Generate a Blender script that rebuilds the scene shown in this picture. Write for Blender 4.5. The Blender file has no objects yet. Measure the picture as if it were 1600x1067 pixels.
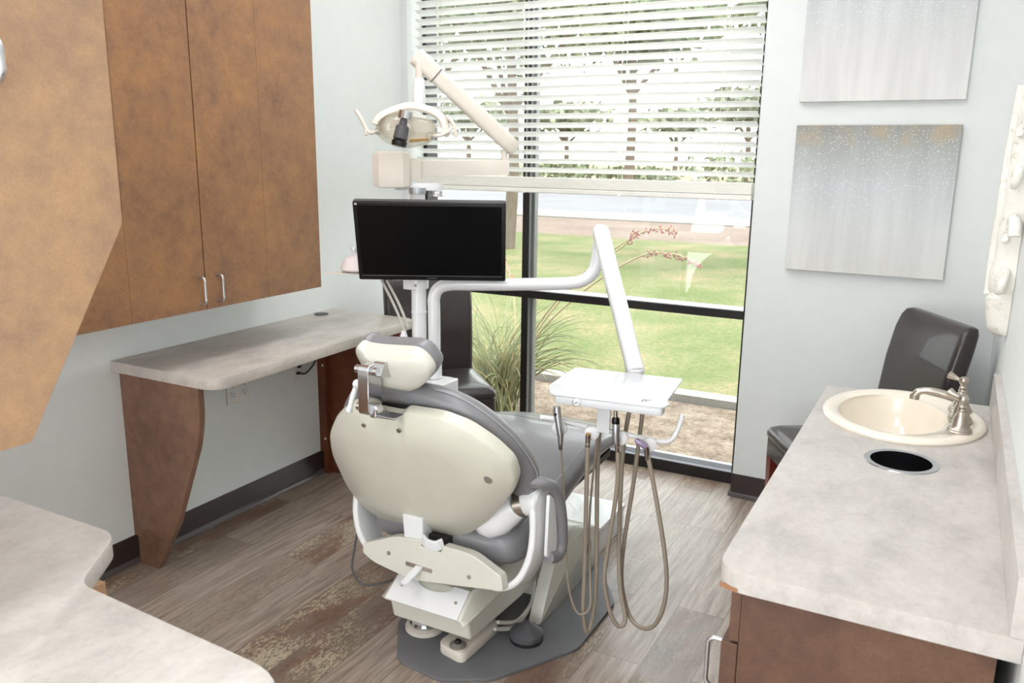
import bpy, bmesh, math, random
from mathutils import Vector, Matrix, Quaternion
random.seed(7)
SC = bpy.context.scene
COL = SC.collection
# ------------------------------------------------------------------ camera
cd = bpy.data.cameras.new('camera'); cam = bpy.data.objects.new('camera', cd); COL.objects.link(cam)
_r = Vector((0.88121, 0.472565, 0.0123066)); _u = Vector((-0.115558, 0.190095, 0.974941)); _f = Vector((-0.458384, 0.86055, -0.222122))
cam.matrix_world = Matrix(((_r.x, _u.x, -_f.x, 2.49855), (_r.y, _u.y, -_f.y, -2.92491), (_r.z, _u.z, -_f.z, 1.46984), (0, 0, 0, 1)))
cd.sensor_width = 36; cd.lens = 1295.97 / 1600 * 36; cd.clip_start = .02; cd.clip_end = 500
cd.dof.use_dof = True; cd.dof.focus_distance = 2.75; cd.dof.aperture_fstop = 7.0
SC.camera = cam
# ------------------------------------------------------------------ world, sun, room lamps, exposure
w = bpy.data.worlds.new('overcast_sky'); SC.world = w; w.use_nodes = True
wb = w.node_tree.nodes['Background']; wb.inputs[0].default_value = (.95, .975, 1, 1); wb.inputs[1].default_value = 4.0
sd = bpy.data.lights.new('sun', 'SUN'); so = bpy.data.objects.new('sun', sd); COL.objects.link(so)
sd.energy = 3.2; sd.angle = .09; sd.color = (1, .95, .88)
so.rotation_euler = (0, math.radians(25), 0); so.location = (3, -6, 12)
SC.view_settings.view_transform = 'Standard'; SC.view_settings.look = 'None'; SC.view_settings.gamma = 1
SC.view_settings.use_curve_mapping = False
SC.view_settings.exposure = 0.28
CEIL_LIGHT = 5.4; CEIL_REAR = 6.5; CEIL_SINK = 3.2
# ------------------------------------------------------------------ colour and material helpers
def lin(c):
    o = []
    for v in c[:3]:
        v = v / 255
        o.append(v / 12.92 if v <= .04045 else ((v + .055) / 1.055) ** 2.4)
    return (*o, 1)
class NT:
    def __init__(s, name):
        s.m = bpy.data.materials.new(name); s.m.use_nodes = True; s.t = s.m.node_tree
        s.b = s.t.nodes['Principled BSDF']
    def n(s, typ, **k):
        nd = s.t.nodes.new(typ)
        for a, v in k.items():
            if a.startswith('i_'): nd.inputs[a[2:].replace('_', ' ')].default_value = v
            else: setattr(nd, a, v)
        return nd
    def l(s, a, b): s.t.links.new(a, b)
    def coord(s, scale=(1, 1, 1), rot=(0, 0, 0), obj=False):
        tc = s.n('ShaderNodeTexCoord'); mp = s.n('ShaderNodeMapping')
        mp.inputs['Scale'].default_value = scale; mp.inputs['Rotation'].default_value = rot
        s.l(tc.outputs['Object'], mp.inputs[0]); return mp.outputs[0]
    def noise(s, vec, scale, detail=4, rough=.55, dist=0):
        n = s.n('ShaderNodeTexNoise'); s.l(vec, n.inputs['Vector'])
        n.inputs['Scale'].default_value = scale; n.inputs['Detail'].default_value = detail
        n.inputs['Roughness'].default_value = rough; n.inputs['Distortion'].default_value = dist
        return n.outputs['Fac']
    def ramp(s, fac, stops):
        r = s.n('ShaderNodeValToRGB'); s.l(fac, r.inputs[0]); e = r.color_ramp.elements
        while len(e) < len(stops): e.new(.5)
        for i, (p, c) in enumerate(stops):
            e[i].position = p; e[i].color = c if len(c) == 4 else (*c, 1)
        return r.outputs[0]
    def mix(s, fac, a, b, mode='MIX'):
        m = s.n('ShaderNodeMix', data_type='RGBA', blend_type=mode)
        for sock, v in ((m.inputs[0], fac), (m.inputs[6], a), (m.inputs[7], b)):
            if isinstance(v, (int, float, tuple)): sock.default_value = v
            else: s.l(v, sock)
        return m.outputs[2]
    def bump(s, h, strength=.2, dist=.01):
        b = s.n('ShaderNodeBump'); b.inputs['Strength'].default_value = strength; b.inputs['Distance'].default_value = dist
        s.l(h, b.inputs['Height']); s.l(b.outputs[0], s.b.inputs['Normal'])
    def col(s, v):
        if isinstance(v, tuple): s.b.inputs['Base Color'].default_value = v
        else: s.l(v, s.b.inputs['Base Color'])
    def pr(s, rough=.5, metal=0, spec=.5, coat=0):
        s.b.inputs['Roughness'].default_value = rough; s.b.inputs['Metallic'].default_value = metal
        s.b.inputs['Specular IOR Level'].default_value = spec; s.b.inputs['Coat Weight'].default_value = coat
def plain(name, rgb, rough=.45, metal=0, spec=.5, coat=0, vary=.04, scale=14, bump=0, bscale=200):
    k = NT(name); v = k.coord(); c = lin(rgb)
    d = tuple(x * (1 - vary * 2) for x in c[:3]) + (1,)
    k.col(k.ramp(k.noise(v, scale, 3), [(.35, d), (.65, c)])); k.pr(rough, metal, spec, coat)
    if bump: k.bump(k.noise(v, bscale, 3), bump, .002)
    return k.m
def emit(name, rgb, st):
    k = NT(name); k.b.inputs['Emission Color'].default_value = lin(rgb); k.b.inputs['Emission Strength'].default_value = st
    k.col(lin(rgb)); return k.m
def laminate(name, a, b, c, rough=.42):
    k = NT(name); v = k.coord()
    n1 = k.noise(v, 4.6, 4, .6, .4); n2 = k.noise(v, 26, 6, .75, .2); n3 = k.noise(v, 260, 2, .7)
    base = k.ramp(n1, [(.30, lin(a)), (.5, lin(b)), (.70, lin(c))])
    base = k.mix(.42, base, k.ramp(n2, [(.36, lin(a)), (.5, lin(b)), (.66, lin(c))]))
    f = k.ramp(n3, [(.38, (.88, .87, .86)), (.62, (1.02, 1.02, 1.01))])
    k.col(k.mix(.8, base, f, 'MULTIPLY')); k.pr(rough, 0, .35); return k.m
def stone(name, a, b, c, rough=.38):
    k = NT(name); v = k.coord((1, .55, 1)); v2 = k.coord()
    n1 = k.noise(v, 8, 9, .72, .12); n2 = k.noise(v2, 70, 5, .7)
    base = k.ramp(n1, [(.3, lin(a)), (.52, lin(b)), (.72, lin(c))])
    f = k.ramp(n2, [(.32, (.86, .86, .87)), (.5, (1, 1, 1)), (.75, (1.03, 1.02, 1.0))])
    k.col(k.mix(.7, base, f, 'MULTIPLY')); k.pr(rough, 0, .4); return k.m
M = {}
M['wall'] = plain('painted_wall', (231, 235, 233), .6, spec=.25, vary=.01, bump=.05, bscale=120)
M['ceil'] = plain('ceiling_tile', (240, 240, 238), .8, vary=.02)
M['lam'] = laminate('bronze_laminate', (120, 89, 70), (146, 108, 78), (172, 126, 82))
M['lam_edge'] = plain('laminate_edge', (128, 88, 66), .5, vary=.05)
M['lam_pale'] = laminate('pale_bronze_laminate', (150, 120, 100), (174, 140, 110), (194, 156, 114), .35)
M['lam_mid'] = laminate('chestnut_laminate', (108, 80, 66), (130, 98, 80), (150, 114, 90))
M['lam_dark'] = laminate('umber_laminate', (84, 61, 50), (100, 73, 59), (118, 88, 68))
M['wood_in'] = laminate('red_brown_wood', (84, 44, 28), (108, 60, 38), (124, 76, 50), .4)
M['stone'] = stone('grey_stone_laminate', (170, 166, 161), (196, 191, 185), (211, 207, 202))
M['stoneL'] = stone('grey_cloud_laminate', (164, 159, 153), (194, 186, 177), (212, 205, 196), .32)
M['base'] = plain('rubber_baseboard', (52, 40, 37), .38, vary=.05)
M['basetoe'] = plain('rubber_cove', (84, 78, 78), .3, vary=.05)
M['black'] = plain('black_plastic', (14, 14, 15), .28, vary=.05)
M['frame'] = plain('bronze_aluminium', (26, 22, 22), .4, vary=.05)
M['alu'] = plain('brushed_aluminium', (190, 194, 198), .35, .6)
M['mullside'] = plain('grey_mullion', (128, 130, 128), .4, .3)
M['white'] = plain('white_plastic', (232, 234, 235), .28, coat=.2, vary=.01)
M['wenamel'] = plain('white_enamel', (236, 237, 238), .22, coat=.4, vary=.01)
M['blind'] = plain('blind_vinyl', (248, 246, 238), .5, vary=.01)
_k = NT('blind_slat_vinyl'); _k.col(lin((248, 248, 246))); _k.pr(.5)
_tr = _k.n('ShaderNodeBsdfTranslucent'); _tr.inputs[0].default_value = lin((252, 252, 250)); _mx = _k.n('ShaderNodeMixShader'); _mx.inputs[0].default_value = .42
_k.l(_k.b.outputs[0], _mx.inputs[1]); _k.l(_tr.outputs[0], _mx.inputs[2]); _k.l(_mx.outputs[0], _k.t.nodes['Material Output'].inputs[0])
M['slat'] = _k.m
M['cream'] = plain('cream_moulding', (205, 203, 188), .33, coat=.25, vary=.02)
M['creamlt'] = plain('ivory_moulding', (218, 217, 205), .3, coat=.3, vary=.02)
M['ivory'] = plain('aged_ivory_plastic', (228, 220, 208), .35, vary=.02)
M['vinyl'] = plain('grey_upholstery', (128, 127, 130), .34, coat=.15, vary=.03, bump=.06, bscale=260)
M['stitch'] = plain('pale_stitching', (176, 175, 176), .6)
M['mat'] = plain('grey_textured_plate', (112, 112, 115), .5, vary=.05, bump=.35, bscale=420)
M['chrome'] = plain('polished_chrome', (205, 205, 208), .12, 1, vary=.02)
M['steel'] = plain('brushed_nickel', (186, 178, 168), .32, 1, vary=.03)
M['hsteel'] = plain('satin_pull_metal', (200, 200, 202), .3, .9, vary=.02)
M['hose'] = plain('taupe_tubing', (160, 148, 132), .45, vary=.04)
M['hosegrey'] = plain('pale_grey_tubing', (206, 202, 194), .45, vary=.03)
M['ferrule'] = plain('hose_ferrule', (140, 124, 112), .25, .8)
M['leather'] = plain('espresso_leather', (52, 44, 43), .3, coat=.25, vary=.08, bump=.15, bscale=160)
M['redwood'] = plain('cherry_wood_leg', (112, 44, 30), .35, coat=.3, vary=.1)
M['sink'] = plain('bisque_porcelain', (244, 234, 218), .12, coat=.6, vary=.01)
M['rubber'] = plain('dark_grey_rubber', (84, 83, 86), .5)
M['darkrub'] = plain('near_black_rubber', (36, 35, 36), .5)
M['tray'] = plain('tray_white', (218, 221, 223), .3, coat=.2, vary=.01)
M['bright'] = plain('bright_white_enamel', (250, 250, 250), .3, coat=.3, vary=.005)
M['ring'] = plain('warm_grey_rings', (150, 146, 138), .5)
M['purple'] = plain('lilac_anodised', (168, 152, 184), .3, .3)
M['gold'] = plain('amber_reflector', (226, 178, 92), .25, .5)
M['logo'] = plain('grey_print', (120, 120, 122), .5)
M['paperwhite'] = plain('outlet_white', (236, 234, 228), .4)
M['scratch'] = plain('exposed_particle_board', (158, 112, 78), .7)
M['pink'] = plain('blush_white_plastic', (238, 228, 226), .35, vary=.01)
M['distress'] = None
_k = NT('distressed_white_wood'); _v = _k.coord()
_k.col(_k.mix(_k.ramp(_k.noise(_v, 34, 6, .7), [(.55, (0, 0, 0)), (.68, (.8, .8, .8))]), lin((240, 237, 229)), lin((186, 174, 156)))); _k.pr(.6); _k.bump(_k.noise(_v, 80, 4), .4, .004)
M['distress'] = _k.m
# window glass: thin clear panes
def glass(name, refl=.035, tint=(.97, .99, .98)):
    k = NT(name); t = k.t; tr = k.n('ShaderNodeBsdfTransparent'); tr.inputs[0].default_value = (*tint, 1)
    g = k.n('ShaderNodeBsdfGlossy'); g.inputs['Roughness'].default_value = .02; lw = k.n('ShaderNodeLayerWeight'); lw.inputs[0].default_value = .35
    mt = k.n('ShaderNodeMath', operation='MULTIPLY_ADD'); mt.inputs[1].default_value = .35; mt.inputs[2].default_value = refl
    k.l(lw.outputs['Fresnel'], mt.inputs[0]); mx = k.n('ShaderNodeMixShader'); k.l(mt.outputs[0], mx.inputs[0])
    k.l(tr.outputs[0], mx.inputs[1]); k.l(g.outputs[0], mx.inputs[2]); k.l(mx.outputs[0], t.nodes['Material Output'].inputs[0]); return k.m
M['glass'] = glass('clear_window_glass'); M['clear'] = glass('clear_plastic_shield', .06, (.98, .975, .95))
# vinyl plank floor: planks run along y
k = NT('vinyl_plank_floor'); tc = k.n('ShaderNodeTexCoord'); sx = k.n('ShaderNodeSeparateXYZ'); k.l(tc.outputs['Object'], sx.inputs[0])
cx = k.n('ShaderNodeCombineXYZ'); k.l(sx.outputs[1], cx.inputs[0]); k.l(sx.outputs[0], cx.inputs[1])
mp = k.n('ShaderNodeMapping'); mp.inputs['Location'].default_value = (.45, -.115, 0); k.l(cx.outputs[0], mp.inputs[0])
br = k.n('ShaderNodeTexBrick'); k.l(mp.outputs[0], br.inputs['Vector']); br.offset = .37; br.offset_frequency = 2
for nm, v in (('Scale', 1), ('Mortar Size', .0016), ('Mortar Smooth', .1), ('Bias', 0), ('Brick Width', 1.0), ('Row Height', .155)): br.inputs[nm].default_value = v
br.inputs['Color1'].default_value = (0, 0, 0, 1); br.inputs['Color2'].default_value = (1, 1, 1, 1); br.inputs['Mortar'].default_value = (.5, .5, .5, 1)
pid = br.outputs['Color']
sxp = k.n('ShaderNodeSeparateColor'); k.l(pid, sxp.inputs[0]); rnd = sxp.outputs[0]
# shift the grain per plank
off = k.n('ShaderNodeCombineXYZ'); mm = k.n('ShaderNodeMath', operation='MULTIPLY'); mm.inputs[1].default_value = 37.3; k.l(rnd, mm.inputs[0]); k.l(mm.outputs[0], off.inputs[2])
va = k.n('ShaderNodeVectorMath', operation='ADD'); k.l(tc.outputs['Object'], va.inputs[0]); k.l(off.outputs[0], va.inputs[1])
m1 = k.n('ShaderNodeMapping'); m1.inputs['Scale'].default_value = (22, 1.5, 1); k.l(va.outputs[0], m1.inputs[0])
m2 = k.n('ShaderNodeMapping'); m2.inputs['Scale'].default_value = (3.2, 1.6, 1); k.l(va.outputs[0], m2.inputs[0])
m3 = k.n('ShaderNodeMapping'); m3.inputs['Scale'].default_value = (1, .45, 1); k.l(va.outputs[0], m3.inputs[0])
grain = k.noise(m1.outputs[0], 3.2, 8, .68, .35); patch = k.noise(m2.outputs[0], 1.25, 5, .6, .3); peel = k.noise(m3.outputs[0], 120, 10, .86, .0); red = k.noise(m2.outputs[0], 2.6, 4, .6)
def addm(a_, b_, f=1.0, o_=0.0):
    n1_ = k.n('ShaderNodeMath', operation='MULTIPLY_ADD'); k.l(b_, n1_.inputs[0]); n1_.inputs[1].default_value = f; n1_.inputs[2].default_value = o_
    n2_ = k.n('ShaderNodeMath', operation='ADD'); k.l(a_, n2_.inputs[0]); k.l(n1_.outputs[0], n2_.inputs[1]); return n2_.outputs[0]
mf = k.n('ShaderNodeMapping'); mf.inputs['Scale'].default_value = (90, 5, 1); k.l(va.outputs[0], mf.inputs[0])
fine = k.noise(mf.outputs[0], 2.2, 5, .7)
c = k.ramp(grain, [(.26, lin((114, 98, 87))), (.44, lin((154, 137, 124))), (.58, lin((178, 162, 148))), (.76, lin((200, 186, 171)))])
c = k.mix(.5, c, k.ramp(fine, [(.34, (.72, .71, .70)), (.6, (1.04, 1.04, 1.04))]), 'MULTIPLY')
c = k.mix(k.ramp(rnd, [(.0, (.0, .0, .0)), (.42, (.10, .10, .10)), (.55, (.5, .5, .5)), (1, (.8, .8, .8))]), c, lin((112, 94, 81)))
worn = k.ramp(rnd, [(.46, (0, 0, 0)), (.56, (1, 1, 1))])
c = k.mix(k.mix(1.0, worn, k.ramp(red, [(.46, (0, 0, 0)), (.60, (.55, .55, .55))]), 'MULTIPLY'), c, lin((124, 84, 66)))
c = k.mix(k.mix(1.0, worn, k.ramp(patch, [(.52, (0, 0, 0)), (.64, (.55, .55, .55))]), 'MULTIPLY'), c, lin((104, 106, 106)))
pv = addm(peel, patch, .55, -.275)
spk = k.ramp(pv, [(.525, (0, 0, 0)), (.56, (.8, .8, .8))])
c = k.mix(k.mix(1.0, worn, spk, 'MULTIPLY'), c, lin((198, 182, 154)))
dk = k.ramp(addm(peel, patch, -.5, .25), [(.56, (0, 0, 0)), (.62, (.6, .6, .6))])
c = k.mix(k.mix(1.0, worn, dk, 'MULTIPLY'), c, lin((70, 60, 54)))
c = k.mix(k.mix(1.0, br.outputs['Fac'], (.5, .5, .5, 1), 'MULTIPLY'), c, lin((60, 52, 48)))
k.col(c); k.pr(.34, 0, .85)
k.l(k.ramp(grain, [(.3, (.36, .36, .36)), (.7, (.26, .26, .26))]), k.b.inputs['Roughness']); k.bump(grain, .12, .002)
M['floor'] = k.m
# ------------------------------------------------------------------ geometry helpers
WM = {}
def rx(a): return Matrix.Rotation(a, 4, 'X')
def ry(a): return Matrix.Rotation(a, 4, 'Y')
def rz(a): return Matrix.Rotation(a, 4, 'Z')
def T(x, y, z): return Matrix.Translation((x, y, z))
def frame(o, u, v, n=None):
    """matrix with local x=u, y=v, z=n at origin o"""
    u = Vector(u).normalized(); v = Vector(v); v = (v - u * v.dot(u)).normalized(); n = u.cross(v)
    return Matrix(((u.x, v.x, n.x, o[0]), (u.y, v.y, n.y, o[1]), (u.z, v.z, n.z, o[2]), (0, 0, 0, 1)))
def catmull(pts, n=8, closed=False):
    P = [Vector(p) for p in pts]; out = []; L = len(P)
    rng = range(L) if closed else range(L - 1)
    for i in rng:
        if closed: p0, p1, p2, p3 = P[(i - 1) % L], P[i], P[(i + 1) % L], P[(i + 2) % L]
        else: p0, p1, p2, p3 = P[max(i - 1, 0)], P[i], P[i + 1], P[min(i + 2, L - 1)]
        for j in range(n):
            t = j / n
            out.append(.5 * ((2 * p1) + (p2 - p0) * t + (2 * p0 - 5 * p1 + 4 * p2 - p3) * t * t + (3 * p1 - p0 - 3 * p2 + p3) * t ** 3))
    if not closed: out.append(P[-1])
    return out
def rpoly(pts, r, seg=5):
    """round the corners of a 2D polygon; r may be a number or a list"""
    out = []; n = len(pts)
    for i in range(n):
        p = Vector(pts[i][:2]); a = Vector(pts[i - 1][:2]); b = Vector(pts[(i + 1) % n][:2]); rr = r[i] if isinstance(r, (list, tuple)) else r
        if rr <= 0: out.append((p.x, p.y)); continue
        da = (a - p); db = (b - p); d = min(rr, da.length * .49, db.length * .49)
        s = p + da.normalized() * d; e = p + db.normalized() * d
        for j in range(seg + 1):
            t = j / seg; q = s * (1 - t) ** 2 + p * 2 * t * (1 - t) + e * t * t; out.append((q.x, q.y))
    return out
def insetp(pts, d):
    n = len(pts); A = sum(pts[i][0] * pts[(i + 1) % n][1] - pts[(i + 1) % n][0] * pts[i][1] for i in range(n)); s = 1 if A > 0 else -1; out = []
    for i in range(n):
        a = Vector(pts[i - 1]); b = Vector(pts[i]); c = Vector(pts[(i + 1) % n]); t = (c - a)
        if t.length < 1e-9: out.append(tuple(b)); continue
        t.normalize(); out.append((b.x - t.y * d * s, b.y + t.x * d * s))
    return out
class B:
    def __init__(s): s.bm = bmesh.new()
    def face(s, vs):
        try: return s.bm.faces.new(vs)
        except ValueError: return None
    def box(s, x0, x1, y0, y1, z0, z1, m=None):
        v = [Vector((x, y, z)) for x in (x0, x1) for y in (y0, y1) for z in (z0, z1)]
        if m is not None: v = [m @ p for p in v]
        b = [s.bm.verts.new(p) for p in v]
        for f in ((0, 1, 3, 2), (4, 6, 7, 5), (0, 4, 5, 1), (2, 3, 7, 6), (0, 2, 6, 4), (1, 5, 7, 3)): s.face([b[i] for i in f])
        return s
    def loft(s, rings, cap=True, closed=False):
        R = [[s.bm.verts.new(p) for p in r] for r in rings]; n = len(R[0])
        pairs = list(zip(R, R[1:])) + ([(R[-1], R[0])] if closed else [])
        for a, b in pairs:
            for i in range(n): s.face([a[i], a[(i + 1) % n], b[(i + 1) % n], b[i]])
        if cap and not closed: s.face(R[0][::-1]); s.face(R[-1])
        return s
    def prism(s, poly, z0, z1, m=Matrix(), bev=0):
        """poly in local xy, extruded along local z, optional edge bevel"""
        rings = []
        if bev > 0:
            for d, z in ((bev, z0), (bev * .3, z0 + bev * .3), (0, z0 + bev), (0, z1 - bev), (bev * .3, z1 - bev * .3), (bev, z1)): rings.append([m @ Vector((p[0], p[1], z)) for p in insetp(poly, d)])
        else: rings = [[m @ Vector((p[0], p[1], z)) for p in poly] for z in (z0, z1)]
        return s.loft(rings)
    def tube(s, pts, r, seg=12, flat=None, up=None, cap=True):
        """swept section; r number or list; flat=(w,h) gives a rounded-rectangle ribbon"""
        P = [Vector(p) for p in pts]; n = len(P); T_ = []
        for i in range(n): T_.append((P[min(i + 1, n - 1)] - P[max(i - 1, 0)]).normalized())
        nrm = Vector(up) if up else (Vector((0, 0, 1)) if abs(T_[0].z) < .9 else Vector((1, 0, 0)))
        nrm = (nrm - T_[0] * nrm.dot(T_[0])).normalized(); rings = []
        for i in range(n):
            if i: 
                nrm = (nrm - T_[i] * nrm.dot(T_[i]))
                nrm = nrm.normalized() if nrm.length > 1e-6 else T_[i].orthogonal().normalized()
            bi = T_[i].cross(nrm); ri = r[i] if isinstance(r, (list, tuple)) else r
            if flat:
                fw, fh = flat[i] if isinstance(flat[0], (tuple, list)) else flat
                sec = rpoly([(-fw, -fh), (fw, -fh), (fw, fh), (-fw, fh)], min(fw, fh) * .8, 3)
                rings.append([P[i] + bi * a + nrm * b for a, b in sec])
            else: rings.append([P[i] + nrm * (math.cos(2 * math.pi * j / seg) * ri) + bi * (math.sin(2 * math.pi * j / seg) * ri) for j in range(seg)])
        return s.loft(rings, cap)
    def cyl(s, a, b, r, seg=20, r2=None): return s.tube([a, b], [r, r if r2 is None else r2], seg)
    def lathe(s, prof, m=Matrix(), seg=32, sx=1, sy=1, cap=True):
        return s.loft([[m @ Vector((math.cos(2 * math.pi * j / seg) * r * sx, math.sin(2 * math.pi * j / seg) * r * sy, z)) for j in range(seg)] for r, z in prof], cap)
    def ball(s, c, r, seg=16, sc=(1, 1, 1), m=None):
        q = [(max(math.sin(math.pi * i / 10), .02) * r, -math.cos(math.pi * i / 10) * r) for i in range(11)]
        mm = (m or T(*c)) @ Matrix.Diagonal((*sc, 1)); return s.lathe(q, mm, seg)
    def build(s, name, mat, parent=None, smooth=True, bevel=0, sub=0, angle=40, mats=None):
        bm = s.bm; bmesh.ops.recalc_face_normals(bm, faces=bm.faces)
        me = bpy.data.meshes.new(name); bm.to_mesh(me); bm.free()
        o = bpy.data.objects.new(name, me); COL.objects.link(o); me.materials.append(mat)
        for p in me.polygons: p.use_smooth = smooth
        if parent is not None:
            me.transform(WM.get(parent.name, Matrix()).inverted()); o.parent = parent; WM[o.name] = WM.get(parent.name, Matrix())
        if bevel:
            b = o.modifiers.new('bevel', 'BEVEL'); b.width = bevel; b.segments = 3; b.limit_method = 'ANGLE'; b.angle_limit = math.radians(40)
        if sub:
            b = o.modifiers.new('subdivision', 'SUBSURF'); b.levels = sub; b.render_levels = sub
        if smooth and not sub:
            try: me.set_sharp_from_angle(angle=math.radians(angle))
            except Exception: pass
        return o
def thing(name, label, cat, loc=(0, 0, 0), rot=0, group=None):
    o = bpy.data.objects.new(name, None); COL.objects.link(o); o.empty_display_size = .05
    o.location = loc; o.rotation_euler = (0, 0, rot); WM[o.name] = T(*loc) @ rz(rot)
    return tag(o, label, cat, group)
def tag(o, label, cat, group=None):
    o['label'] = label; o['category'] = cat
    if group: o['group'] = group
    return o
def struct(o, kind='structure'): o['kind'] = kind; return o
def dup(o, parent=None, first=None):
    c = o.copy(); COL.objects.link(c)
    if parent is not None: c.parent = parent
    for ch in list(o.children): dup(ch, c)
    return c
def text_mesh(txt, size, depth, m, name, mat, parent):
    cu = bpy.data.curves.new('lettering', 'FONT'); cu.body = txt; cu.size = size; cu.extrude = depth; cu.align_x = 'CENTER'; cu.align_y = 'CENTER'
    t = bpy.data.objects.new('lettering', cu); COL.objects.link(t); bpy.context.view_layer.update()
    me = bpy.data.meshes.new_from_object(t.evaluated_get(bpy.context.evaluated_depsgraph_get())); bpy.data.objects.remove(t); bpy.data.curves.remove(cu)
    me.transform(m); me.transform(WM.get(parent.name, Matrix()).inverted()); me.materials.clear(); me.materials.append(mat)
    o = bpy.data.objects.new(name, me); COL.objects.link(o); o.parent = parent; WM[o.name] = WM[parent.name]; return o
# ------------------------------------------------------------------ room shell
W, YW, YR, H = 2.66, .57, -3.7, 2.75          # right wall x, window wall y, rear wall y, ceiling
struct(B().box(-.2, W + .2, YR - .2, .705, -.12, 0).build('floor', M['floor'], smooth=False))
struct(B().box(-.2, W + .2, YR - .2, .84, H, H + .12).build('ceiling', M['ceil'], smooth=False))
struct(B().box(-.14, 0, YR - .14, .84, 0, H).build('wall_left', M['wall'], smooth=False))
struct(B().box(W, W + .14, YR - .14, .84, 0, H).build('wall_right', M['wall'], smooth=False))
b_ = B(); b_.box(0, .08, YR - .14, YR, 0, H).box(2.58, W, YR - .14, YR, 0, H).box(.08, 2.58, YR - .14, YR, 2.30, H).box(.08, 2.58, YR - .14, YR, 0, .06)
struct(b_.build('wall_rear', M['wall'], smooth=False))
b_ = B().box(.08, .12, YR - .10, YR - .04, .06, 2.30).box(2.54, 2.58, YR - .10, YR - .04, .06, 2.30).box(1.31, 1.35, YR - .10, YR - .04, .06, 2.30).box(.12, 2.54, YR - .10, YR - .04, 2.26, 2.30).box(.12, 2.54, YR - .10, YR - .04, .06, .10)
struct(b_.build('added_fill_window', M['frame'], smooth=False))  # unseen glazed opening added behind the camera so skylight fills from the front
struct(B().prism(rpoly([(1.745, YW), (W, YW), (W, .84), (1.745, .84)], [.012, 0, 0, 0]), 0, H).build('wall_front', M['wall']))
struct(B().box(0, .04, YW, .84, 0, H).build('wall_front_corner', M['wall'], smooth=False))
def cove(name, pts):
    """baseboard along a polyline pts, room side on the left of travel"""
    b = B(); prof = [(0, 0), (.016, 0), (.015, .004), (.009, .014), (.006, .022), (.005, .1), (.003, .104), (0, .104)]
    rings = []
    for i, p in enumerate(pts):
        a = Vector(pts[max(i - 1, 0)]); c = Vector(pts[min(i + 1, len(pts) - 1)]); t = (c - a).normalized(); nl = Vector((-t.y, t.x))
        rings.append([Vector((p[0] + nl.x * q[0], p[1] + nl.y * q[0], q[1])) for q in prof])
    b.loft(rings); o = struct(b.build(name, M['base'])); 
    b = B(); rings = []
    for i, p in enumerate(pts):
        a = Vector(pts[max(i - 1, 0)]); c = Vector(pts[min(i + 1, len(pts) - 1)]); t = (c - a).normalized(); nl = Vector((-t.y, t.x))
        rings.append([Vector((p[0] + nl.x * q[0], p[1] + nl.y * q[0], q[1])) for q in [(.002, .0005), (.0185, .0005), (.0175, .005), (.011, .0155), (.0075, .019), (.002, .019)]])
    b.loft(rings); struct(b.build(name + '_toe', M['basetoe'], o))
cove('baseboard_left', [(.0, .57), (.0, YR)])
cove('baseboard_front', [(W, YW), (1.76, YW), (1.747, .574), (1.744, .588), (1.744, .69)])
cove('baseboard_right', [(W, YR), (W, -1.6)])
# ceiling light fixtures: recessed troffers
def troffer(x, y, lab, MD):
    t = thing('ceiling_light', lab, 'light', (x, y, H - .004), group='recessed ceiling lights')
    f = B(); 
    for a, b_, c, d in ((-.31, .31, -.61, -.58), (-.31, .31, .58, .61), (-.31, -.28, -.58, .58), (.28, .31, -.58, .58)): f.box(x + a, x + b_, y + c, y + d, H - .02, H)
    f.build('light_frame', M['white'], t, smooth=False)
    B().box(x - .28, x + .28, y - .58, y + .58, H - .014, H - .008).build('diffuser', MD, t, smooth=False)
MD = [emit('lit_diffuser', (250, 251, 255), v) for v in (CEIL_LIGHT, CEIL_SINK, CEIL_REAR)]
troffer(1.0, -.25, 'recessed white ceiling light above the foot of the dental chair', MD[0]); troffer(2.1, -.9, 'recessed white ceiling light above the sink counter', MD[1])
troffer(.95, -1.62, 'added white ceiling fill light above the wall cabinet side of the room', MD[0]); troffer(1.6, -2.95, 'recessed white ceiling light nearest the added rear window', MD[2])  # the cabinet-side fixture is an extra unseen lamp added as fill
# ------------------------------------------------------------------ window: frame, mullion, transoms, panes
Y0, Y1, YG = .70, .80, .75
win = thing('window_1', 'tall dark framed window', 'window', (.88, Y0, 0)); del win['label']; del win['category']; struct(win)
fr = B().box(.04, .062, Y0, Y1, 0, H); fr.box(1.712, 1.745, Y0, Y1, 0, H); fr.box(.062, 1.712, Y0, Y1, H - .05, H)
struct(fr.build('window_frame', M['frame'], win, smooth=False, bevel=.002))
mu = B().box(.618, .653, Y0, Y0 + .008, 0, H - .05); struct(mu.build('window_mullion', M['frame'], win, smooth=False))
mu = B().box(.619, .652, Y0 + .008, Y1, 0, H - .05); mu.box(.652, .664, YG - .012, YG + .012, .06, H - .05); mu.box(.607, .619, YG - .012, YG + .012, .06, H - .05); struct(mu.build('mullion_core', M['mullside'], win, smooth=False))
for x0, x1 in ((.062, .618), (.653, 1.712)):
    struct(B().box(x0, x1, Y0, Y1, .767, .803).build('window_transom', M['frame'], win, smooth=False))
    struct(B().box(x0, x1, Y0 + .004, Y1, .803, .8065).build('transom_cap', M['alu'], win, smooth=False))
    struct(B().box(x0, x1, Y0, Y1, .0, .052).build('window_sill', M['frame'], win, smooth=False))
    struct(B().box(x0, x1, Y0 + .004, Y1, .052, .056).build('sill_cap', M['alu'], win, smooth=False))
    struct(B().box(x0, x1, YG - .012, YG + .012, .056, .075).build('glazing_bead', M['alu'], win, smooth=False))
    for z0, z1 in ((.056, .767), (.8065, H - .05)):
        struct(B().box(x0, x1, YG - .003, YG + .003, z0, z1).build('window_pane', M['glass'], win, smooth=False))
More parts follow.
